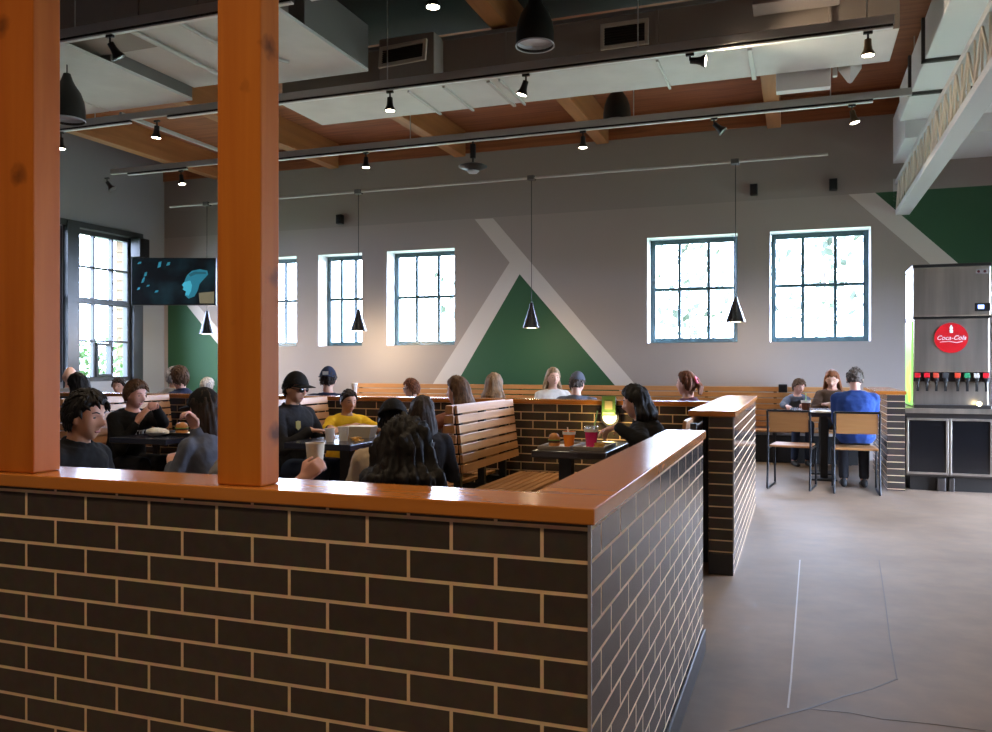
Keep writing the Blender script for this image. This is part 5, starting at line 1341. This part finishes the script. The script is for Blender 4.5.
    if st != 'bald':
        low = {'short': -0.55, 'crop': -0.45, 'bob': -0.75, 'long': -0.8, 'ponytail': -0.6, 'bun': -0.6, 'mop': -0.8}[st]
        th = {'short': 0.020, 'crop': 0.011, 'bob': 0.026, 'long': 0.020, 'ponytail': 0.016, 'bun': 0.016, 'mop': 0.034}[st]
        fr = {'mop': -0.10, 'bob': -0.04}.get(st, 0.0)
        seed = NP * 7.3
        def hfn(d):
            p = head_point(d); lim = hairline(d, low) + (fr if d.x > .2 else 0)
            m = sm(lim - 0.10, lim + 0.14, d.z + 0.12 * noise.noise(V((d.y * 9, d.x * 9, seed))))
            az = math.atan2(d.y, d.x)
            nn = noise.noise(V((math.cos(az) * 5, math.sin(az) * 5, d.z * 1.6 + seed))) * 0.5 + noise.noise(V((math.cos(az) * 12, math.sin(az) * 12, d.z * 2.5 + seed))) * 0.4
            q = p.normalized()
            return p + q * (th * (1 + nn) * m - 0.010 * (1 - m))
        bm = bmesh.new(); head_sphere(bm, hfn, HM, 72, 48)
        H3 = HM.to_3x3()
        if st in ('short', 'crop', 'bun', 'ponytail'):
            rnd = random.Random(NP); cnt = 0
            while cnt < (110 if st == 'short' else 60):
                d = V((rnd.gauss(0, 1), rnd.gauss(0, 1), rnd.gauss(0.3, 1))).normalized()
                if d.z < hairline(d, low) + 0.02: continue
                cnt += 1
                p = head_point(d) + d * th * 0.55; back = st in ('bun', 'ponytail')
                fl_ = (V((-0.8, 0, -0.3)) if back else V((0.55 if d.x > 0.1 else -0.35, 0.25 * (1 if d.y > 0 else -1), -0.75))) + V((rnd.uniform(-.5, .5), rnd.uniform(-.5, .5), rnd.uniform(-.2, .3)))
                tg_ = (fl_ - d * fl_.dot(d)).normalized(); L_ = (0.040 if st == 'short' else 0.024)
                q1 = p + tg_ * L_ * .5 + d * 0.006; q2 = p + tg_ * L_ + d * (0.004 if st == 'short' else 0.001)
                chain(bm, [HM @ p, HM @ q1, HM @ q2], [0.0105, 0.009, 0.0022], 6)
        def strands(phis, z0, ln, r0, r1, flare, fwdpull=0.0):
            for ph in phis:
                a = R(ph + random.uniform(-5, 5)); c, s_ = math.cos(a), math.sin(a)
                p0 = HM @ V((0.080 * c - 0.01, 0.070 * s_, z0)); p1 = HM @ V((0.092 * c - 0.014, 0.086 * s_, z0 - 0.08))
                l2 = ln * random.uniform(0.9, 1.06)
                p2 = p1 + V((0.02 * c * flare - 0.012 + fwdpull, 0.03 * s_ * flare, -(l2 - 0.08) * 0.55)); p3 = p1 + V((0.02 * c * flare - 0.006 + fwdpull, 0.035 * s_ * flare, -(l2 - 0.08)))
                chain(bm, [p0, p1, p2, p3], [r0, r0 * 1.05, (r0 + r1) / 2, r1], 8)
        hl = hair[2] if len(hair) > 2 else None
        if st == 'long': strands(range(96, 266, 11), 0.03, hl or 0.36, 0.026, 0.016, 1.0)
        elif st == 'bob': strands(range(96, 266, 11), 0.03, hl or 0.18, 0.027, 0.018, 1.2)
        elif st == 'mop': strands(range(66, 295, 12), 0.02, hl or 0.15, 0.030, 0.018, 1.6)
        elif st == 'ponytail':
            b = HM @ V((-0.115, 0, 0.02)); ellipsoid(bm, b, 0.034, 0.034, 0.034)
            for k in range(7):
                o = V((random.uniform(-.014, .014), random.uniform(-.022, .022), 0))
                chain(bm, [b + o * .5, b + o + V((-0.035, 0, -0.05)), b + o * 1.4 + V((-0.03, 0, -(hl or 0.20)))], [0.024, 0.026, 0.009], 8)
        elif st == 'bun': ellipsoid(bm, HM @ V((-0.125, 0, 0.0)), 0.055, 0.05, 0.055, None, 16, 12)
        bmesh.ops.transform(bm, matrix=G, verts=bm.verts)
        if st in ('short', 'crop') : mh = mesh('hair', bm, hm, T, True)
        else:
            me = remesh(bm, 0.0085 if t < 6 else 0.011, 1, 0.4)
            def hd_(c):
                q = c - V((0, 0, seat)); az = math.atan2(q.y, q.x - hc.x * s)
                return hb * (0.009 * noise.noise(V((math.cos(az) * 9, math.sin(az) * 9, q.z * 5 + seed))) + 0.005 * noise.noise(V((q.x * 60, q.y * 60, q.z * 10))))
            displace(me, hd_, seat + .05)
            me.name = 'hair'; me.materials.append(hm); mh = link('hair', me, T)
        if st == 'ponytail' and extra and 'scrunchie' in extra:
            bm = bmesh.new(); cc = HM @ V((-0.118, 0, 0.03))
            for k in range(12):
                a0, a1 = 2 * math.pi * k / 12, 2 * math.pi * (k + 1) / 12
                ax = H3 @ V((0, 1, 0)); az_ = H3 @ V((0.5, 0, 1)).normalized()
                capsule(bm, cc + ax * 0.038 * math.cos(a0) + az_ * 0.038 * math.sin(a0), cc + ax * 0.038 * math.cos(a1) + az_ * 0.038 * math.sin(a1), 0.013, 0.013, 8)
            bmesh.ops.transform(bm, matrix=G, verts=bm.verts); mesh('scrunchie', bm, mat('scrunchie_pink', (0.75, 0.14, 0.22), 0.7), T, True)
    # hat
    if hat:
        hcol, hyaw = hat[0], hat[1]
        HMc = HM @ Matrix.Rotation(R(hyaw), 4, 'Z') @ Matrix.Translation((0, 0, 0.012)) @ Matrix.Rotation(R(-4), 4, 'Y')
        def cfn(d):
            p = head_point(V((-abs(d.x), d.y, d.z)).normalized()) if d.x < 0 else V((0.100 * d.x, 0.078 * d.y, 0.120 * d.z))
            q = p + p.normalized() * 0.0155; q.z = q.z * 1.0
            if q.z < 0.034: q = V((q.x, q.y, 0.034)) if d.z > -0.2 else V((q.x * .0, q.y * .0, 0.036))
            return q
        bm = bmesh.new(); head_sphere(bm, cfn, HMc, 40, 28); bmesh.ops.remove_doubles(bm, verts=bm.verts, dist=1e-5)
        bmesh.ops.transform(bm, matrix=G, verts=bm.verts); cp = mesh('cap', bm, cloth(*hcol), T, True, auto=60)
        bm = bmesh.new(); top_, bot = [], []
        n = 14; outl = []
        for i in range(n + 1):
            a = R(-68 + 136 * i / n); outl.append((0.104 * math.cos(a), 0.088 * math.sin(a)))
        for i in range(n, -1, -1):
            a = R(-68 + 136 * i / n); outl.append((0.098 + 0.088 * math.cos(a) - 0.02, 0.084 * math.sin(a) * 0.98))
        outl2 = []
        for i in range(n + 1):
            a = R(-75 + 150 * i / n); outl2.append((0.085 * math.cos(a) + 0.005, 0.090 * math.sin(a)))
        outr = []
        for i in range(n + 1):
            a = R(-75 + 150 * i / n); outr.append((0.045 + 0.135 * math.cos(a) ** 0.8, 0.088 * math.sin(a)))
        for (ax_, ay_), (bx_, by_) in zip(zip(outl2, outl2[1:]), zip(outr, outr[1:])):
            zz = lambda p: 0.040 - 0.5 * max(0, p[0] - 0.09) * 0.35 - 3.0 * p[1] ** 2
            P4 = [(ax_[0], ax_[1]), (bx_[0], bx_[1]), (by_[0], by_[1]), (ay_[0], ay_[1])]
            a_ = [bm.verts.new((p[0], p[1], zz(p))) for p in P4]; b_ = [bm.verts.new((p[0], p[1], zz(p) - 0.006)) for p in P4]
            bm.faces.new(a_); bm.faces.new(list(reversed(b_)))
            for i in range(4): bm.faces.new((a_[i], b_[i], b_[(i + 1) % 4], a_[(i + 1) % 4]))
        bmesh.ops.remove_doubles(bm, verts=bm.verts, dist=1e-5)
        bmesh.ops.transform(bm, matrix=G @ HMc, verts=bm.verts); mesh('brim', bm, cloth(*hcol), cp, True, auto=60)
        if len(hat) > 2:
            bm = bmesh.new(); obox(bm, V((-0.126 if hat[2] == 'back' else 0.124, 0, 0.072)), V((0.004, 0, 0)), V((0, 0.062, 0)), V((0, 0, 0.036)), 0.001)
            bmesh.ops.transform(bm, matrix=G @ HM, verts=bm.verts); mesh('cap_patch', bm, mat('patch_pale', (0.42, 0.40, 0.36), 0.8), cp)
    if extra and 'sunglasses' in extra or extra and 'glasses' in extra:
        bm = bmesh.new()
        for sg in (1, -1):
            ellipsoid(bm, HM @ V((0.094, sg * 0.033, 0.008)), 0.006, 0.026, 0.019, HM.to_3x3() @ Matrix.Rotation(sg * R(14), 3, 'Z'), 14, 8)
            capsule(bm, HM @ V((0.082, sg * 0.060, 0.014)), HM @ V((-0.004, sg * 0.083, 0.012)), 0.003, 0.003, 6)
        capsule(bm, HM @ V((0.098, 0.012, 0.014)), HM @ V((0.098, -0.012, 0.014)), 0.003, 0.003, 6)
        bmesh.ops.transform(bm, matrix=G, verts=bm.verts); mesh('sunglasses', bm, mat('sunglasses_black', (0.01, 0.01, 0.01), 0.1), T, True)
    if extra and ('emblem' in extra or 'print' in extra):
        from mathutils.bvhtree import BVHTree
        sme = shirt.data; bv = BVHTree.FromPolygons([v.co.copy() for v in sme.vertices], [tuple(p.vertices) for p in sme.polygons])
        c, a = spine(0.40); fxd = V((math.cos(a), 0, -math.sin(a))); upd = V((math.sin(a), 0, math.cos(a)))
        def onshirt(y, z):
            o_ = G @ (c + fxd * 0.205 + V((0, y, 0)) + upd * z); h_ = bv.ray_cast(o_, -fxd)
            return (h_[0], h_[1]) if h_[0] is not None else (o_ - fxd * 0.35 * s, fxd)
        def patch(bm, y, z, w_, h_, poly=None):
            pts = poly or [(-w_/2, -h_/2), (w_/2, -h_/2), (w_/2, h_/2), (-w_/2, h_/2)]
            fr, bk = [], []
            for py, pz in pts:
                hp_, hn_ = onshirt(y + py, z + pz); fr.append(bm.verts.new(hp_ + hn_ * 0.005)); bk.append(bm.verts.new(hp_ - hn_ * 0.002))
            bm.faces.new(fr); bm.faces.new(list(reversed(bk)))
            for i in range(len(pts)): bm.faces.new((fr[i], bk[i], bk[(i + 1) % len(pts)], fr[(i + 1) % len(pts)]))
        if 'emblem' in extra:
            bm = bmesh.new(); patch(bm, -0.075, 0.065, .05, .06, [(0, -.038), (.026, -.018), (.026, .03), (0, .036), (-.026, .03), (-.026, -.018)]); mesh('chest_emblem', bm, mat('emblem_yellow', (0.36, 0.32, 0.09), 0.7), T)
        if 'print' in extra:
            bm = bmesh.new()
            for k in range(6):
                y = -0.09 + k * 0.034
                patch(bm, y, 0.02, .008, .05); patch(bm, y + 0.012, 0.04, .014, .010)
                if k % 2: patch(bm, y + 0.022, 0.02, .007, .05)
                else: patch(bm, y + 0.012, 0.0, .014, .010)
            mesh('chest_lettering', bm, mat('print_white', (0.6, 0.6, 0.6), 0.8), T)
    return T, dict(base=base, s=s, wr=wr, G=G, RZ=RZ, hc=hc, el=el, hd=hd, pn=pn)
def wpt(info, p):
    q = info['G'] @ V(p); return info['RZ'] @ q + info['base']
W4 = lambda u, v, t: tuple(at_t(u, v, t)) + (1,)

BLACK = ('black', (0.012, 0.012, 0.013)); DARK = ('charcoal', (0.022, 0.022, 0.026)); NAVY = ('navy', (0.02, 0.028, 0.06)); BLUE = ('royal_blue', (0.022, 0.052, 0.19)); TAN = ('sand', (0.42, 0.33, 0.23))
YEL = ('yellow', (0.75, 0.48, 0.03)); GREY = ('grey', (0.20, 0.20, 0.21)); PALE = ('pale', (0.55, 0.52, 0.48)); GREYBLUE = ('slate', (0.09, 0.10, 0.13))
DENIM = ('denim', (0.03, 0.045, 0.085)); KHAKI = ('khaki', (0.20, 0.16, 0.11))

# -- row inside the front partition
_, i1 = person('young person in black, with black hair, in profile beside the wide orange post', 84, 388, 3.6, 10, 14, (0, 12), skin_='tan', top=BLACK, hair=('short', 'black'), pants=DARK, extra=('hood',), collar=True, arms={'L': (0.34, 0.08, 0.30), 'R': (0.34, -0.10, 0.28)})
_, i3 = person('long haired woman in a dark cap by the narrow post, hand at her mouth', 206, 387, 4.3, 172, 16, (0, 10), skin_='pink', top=GREYBLUE, hair=('long', 'darkbrown', 0.42), hat=(BLACK, 0), pants=DENIM, arms={'R': W4(196, 430, 4.2), 'L': W4(172, 466, 4.3)}, curl=(0.25, 0.8), hints={'L': (-0.2, 0.6, -1), 'R': (-0.3, 0.6, -1)})
_, i16 = person('person behind the narrow post holding a paper cup out past it', 247, 398, 3.3, 8, 8, (0, 8), skin_='pink', top=GREY, hair=('short', 'brown'), pants=DENIM, sleeve='short', arms={'R': W4(303, 479, 3.12), 'L': (0.32, 0.08, 0.16)}, curl=(0.5, 0.85), hints={'R': (-0.3, 0.3, -1)})
_, i13 = person('person in a sand T-shirt and a dark cap turned backwards, seen from behind', 393, 398, 3.9, 116, 12, (0, 16), skin_='tan', top=TAN, sleeve='short', hair=('crop', 'black'), hat=(BLACK, 180), pants=KHAKI)
_, i14 = person('woman with long dark brown hair seen from behind, past the dark cap', 422, 395, 4.9, 112, 8, (0, 6), skin_='fair', top=DARK, hair=('long', 'darkbrown', 0.40), pants=DENIM)
_, i15 = person('guest with bushy black hair seen from behind, just over the brick cap', 404, 419, 2.45, 114, 14, (0, 14), skin_='tan', top=('ash', (0.40, 0.41, 0.43)), sleeve='short', hair=('mop', 'black', 0.135), pants=DARK, hb=2.2)
# -- booths against the low brick wall
_, i2 = person('boy with auburn hair in a black hoodie bringing food to his mouth', 139, 379, 6.35, -12, 16, (10, 14), skin_='pink', top=BLACK, hair=('short', 'brown'), pants=DARK, extra=('hood', 'print'), arms={'L': W4(156, 408, 6.2), 'R': (0.31, -0.08, 0.465)}, curl=(0.9, 0.2), hints={'L': (-0.3, 0.8, -0.8), 'R': (-0.4, .6, -0.9)}, at=(-4.53, 3.45))
_, i9 = person('man in a black cap, sunglasses and a black jacket with a yellow emblem', 296, 371, 6.1, -4, 8, (-2, 10), skin_='tan', top=DARK, hair=('crop', 'black'), hat=(BLACK, 0), pants=DENIM, extra=('sunglasses', 'emblem'), collar=True, build=1.12, curl=(.15, .15), droop=0.6, arms={'R': (0.345, -0.13, 0.412), 'L': (0.35, 0.13, 0.412)}, hints={'L': (-.4, .6, -.9), 'R': (-.4, .6, -.9)}, at=(-3.16, 3.60))
_, i10 = person('boy in a yellow shirt behind the navy table with paper cups', 352, 388, 6.75, -38, 12, (6, 14), skin_='tan', top=YEL, sleeve='short', hair=('crop', 'darkbrown'), pants=DENIM, legdir=36, arms={'L': (0.40, 0.06, 0.475), 'R': (0.36, -0.08, 0.475)}, hints='table', at=(-3.08, 4.30))
_, i17 = person('brown haired woman facing away from the tray table over the slatted bench', 456, 376, 6.4, 178, -1, (0, 6), skin_='fair', top=('rust', (0.22, 0.09, 0.06)), sleeve='short', hair=('bob', 'brown', 0.20), pants=DENIM, arms={'R': (0.36, -0.06, 0.47), 'L': (0.36, 0.06, 0.47)}, hints='table', at=(-2.05, 4.25))
_, i23 = person('woman in a black jacket leaning over the tray table', 640, 384, 5.4, 178, 17, (0, 14), skin_='fair', top=BLACK, hair=('bob', 'black', 0.17), pants=DARK, extra=('hood',), collar=True, build=1.12, arms={'R': W4(619, 428, 5.3), 'L': W4(617, 427, 5.1)}, curl=(0.4, 0.4), droop=0.6, hints={'L': (-0.5, .5, -.22), 'R': (-0.5, .5, -.22)}, at=(-0.42, 3.68))
# -- guests beyond the low brick wall
_, i4 = person('man in a dark blue jacket beyond the low wall, below the television', 180, 365, 8.9, 178, 8, (-14, 0), top=NAVY, hair=('short', 'brown'), skin_='pink', collar=True)
person('grey haired head just behind the man in the dark blue jacket', 174, 366, 10.0, 90, 6, (0, 0), top=GREY, hair=('short', 'grey'))
person('white haired head beside the narrow post, beyond the low wall', 207, 377, 9.8, 95, 6, (0, 0), top=PALE, hair=('short', 'white'))
person('dark haired head low under the tall window', 119, 377, 9.9, -70, 8, (0, 6), top=('violet', (0.12, 0.09, 0.28)), hair=('short', 'darkbrown'), skin_='tan')
person('bald head at the edge of the wide post, below the tall window', 70, 367, 9.7, 130, 6, (0, 4), top=GREY, hair=('bald', 'greybrown'), skin_='fair')
person('dark hooded head in front of the bald one near the wide post', 80, 373, 7.4, 178, 2, (0, 10), top=NAVY, hair=('bob', 'black', 0.13), skin_='tan', at=(-5.58, 4.05))
_, i11 = person('man in a navy jacket and a navy cap with a pale patch, seen from behind', 328, 366, 8.4, 108, 6, (0, 0), top=NAVY, hair=('crop', 'darkbrown'), hat=(NAVY, 180, 'back'), skin_='fair', build=1.1)
person('auburn haired person with dark glasses beyond the low wall, left of the slatted bench', 412, 378, 8.7, 176, 6, (20, 4), top=PALE, hair=('short', 'auburn'), extra=('glasses',))
person('head of dark blond hair seen from behind before the green triangle', 494, 373, 8.2, 95, 6, (0, 0), top=('mauve', (0.20, 0.12, 0.13)), hair=('bob', 'brownblond', 0.20))
person('blond woman facing the room before the slope of the green triangle', 553, 367, 10.0, -62, 4, (8, 0), top=PALE, hair=('long', 'blond', 0.24))
person('man in a grey hoodie and a dark cap seen from behind beside the blond woman', 577, 371, 8.6, 88, 8, (-16, 8), top=GREYBLUE, hair=('crop', 'greybrown'), hat=(GREYBLUE, 20), extra=('hood',), build=1.1)
person('woman with an auburn ponytail and a pink scrunchie beyond the low wall', 687, 370, 7.7, 178, 6, (-10, 2), top=('plum', (0.10, 0.04, 0.06)), hair=('ponytail', 'auburn', 0.13), extra=('scrunchie',), skin_='pink')
# -- family table
_, i24 = person('child in a grey hoodie sipping a drink at the family table', 797, 378, 10.55, -72, 20, (14, 22), top=GREYBLUE, hair=('short', 'brown'), skin_='pink', arms={'L': W4(804, 404.5, 10.2), 'R': W4(787, 406, 10.25)}, curl=(0.8, 0.5), hints={'L': (-.5, .8, -.5), 'R': (-.5, .8, -.5)}, build=0.9, at=(0.34, 9.78))
_, i25 = person('woman with long red hair looking down at the family table', 826, 369, 10.6, -92, 16, (-6, 28), top=('brown', (0.10, 0.06, 0.04)), hair=('long', 'red', 0.34), skin_='fair', arms={'L': W4(835, 405, 10.25), 'R': W4(823, 405, 10.25)}, hints={'L': (-.5, .6, -.5), 'R': (-.5, .5, -.5)}, build=0.9, at=(0.80, 9.84))
_, i26 = person('man in a royal blue shirt sitting with his back to the room', 857, 366, 8.45, 90, 14, (-6, 14), seat=0.45, at=(0.935, 7.43), top=BLUE, hair=('crop', 'greybrown'), build=1.06, pants=DARK, curl=(.15, .15), arms={'L': (0.38, 0.06, 0.43), 'R': (0.38, -0.06, 0.43)}, hints={'L': (-.3, .45, -1), 'R': (-.3, .45, -1)})

# paper cup in the hand that shows beside the narrow post
fd = i16['hd']['R']; q = wpt(i16, i16['wr']['R'] + fd * 0.075 + i16['pn']['R'] * (0.058 / i16['s'])) + V((-0.035, 0.03, 0.02))
cup((q.x, q.y, q.z - 0.03), 0.036, 0.10, M_kraft, 'tan paper cup held up beside the narrow orange post', group='paper cups')
print('INFO cup', tuple(q), tuple(i16['wr']['R']), tuple(fd))
for nm, ii in (('P1', i1), ('P3', i3), ('P16', i16), ('P13', i13), ('P14', i14), ('P15', i15), ('P2', i2), ('P9', i9), ('P10', i10), ('P17', i17), ('P23', i23), ('P24', i24), ('P25', i25), ('P26', i26)):
    print('INFO', nm, [round(x, 2) for x in ii['base']], 's', round(ii['s'], 3))
for ii, rz, lb in ((i1, 10, 'black stool under the young person in black'), (i3, 172, 'black stool under the long haired woman with a cap'), (i16, 8, 'black stool under the person holding out a paper cup'),
                   (i13, 116, 'black stool under the person in the sand T-shirt'), (i14, 112, 'black stool under the woman with long dark brown hair'), (i15, 114, 'black stool under the guest with bushy black hair')):
    stool(ii['base'].x, ii['base'].y, R(rz), lb)
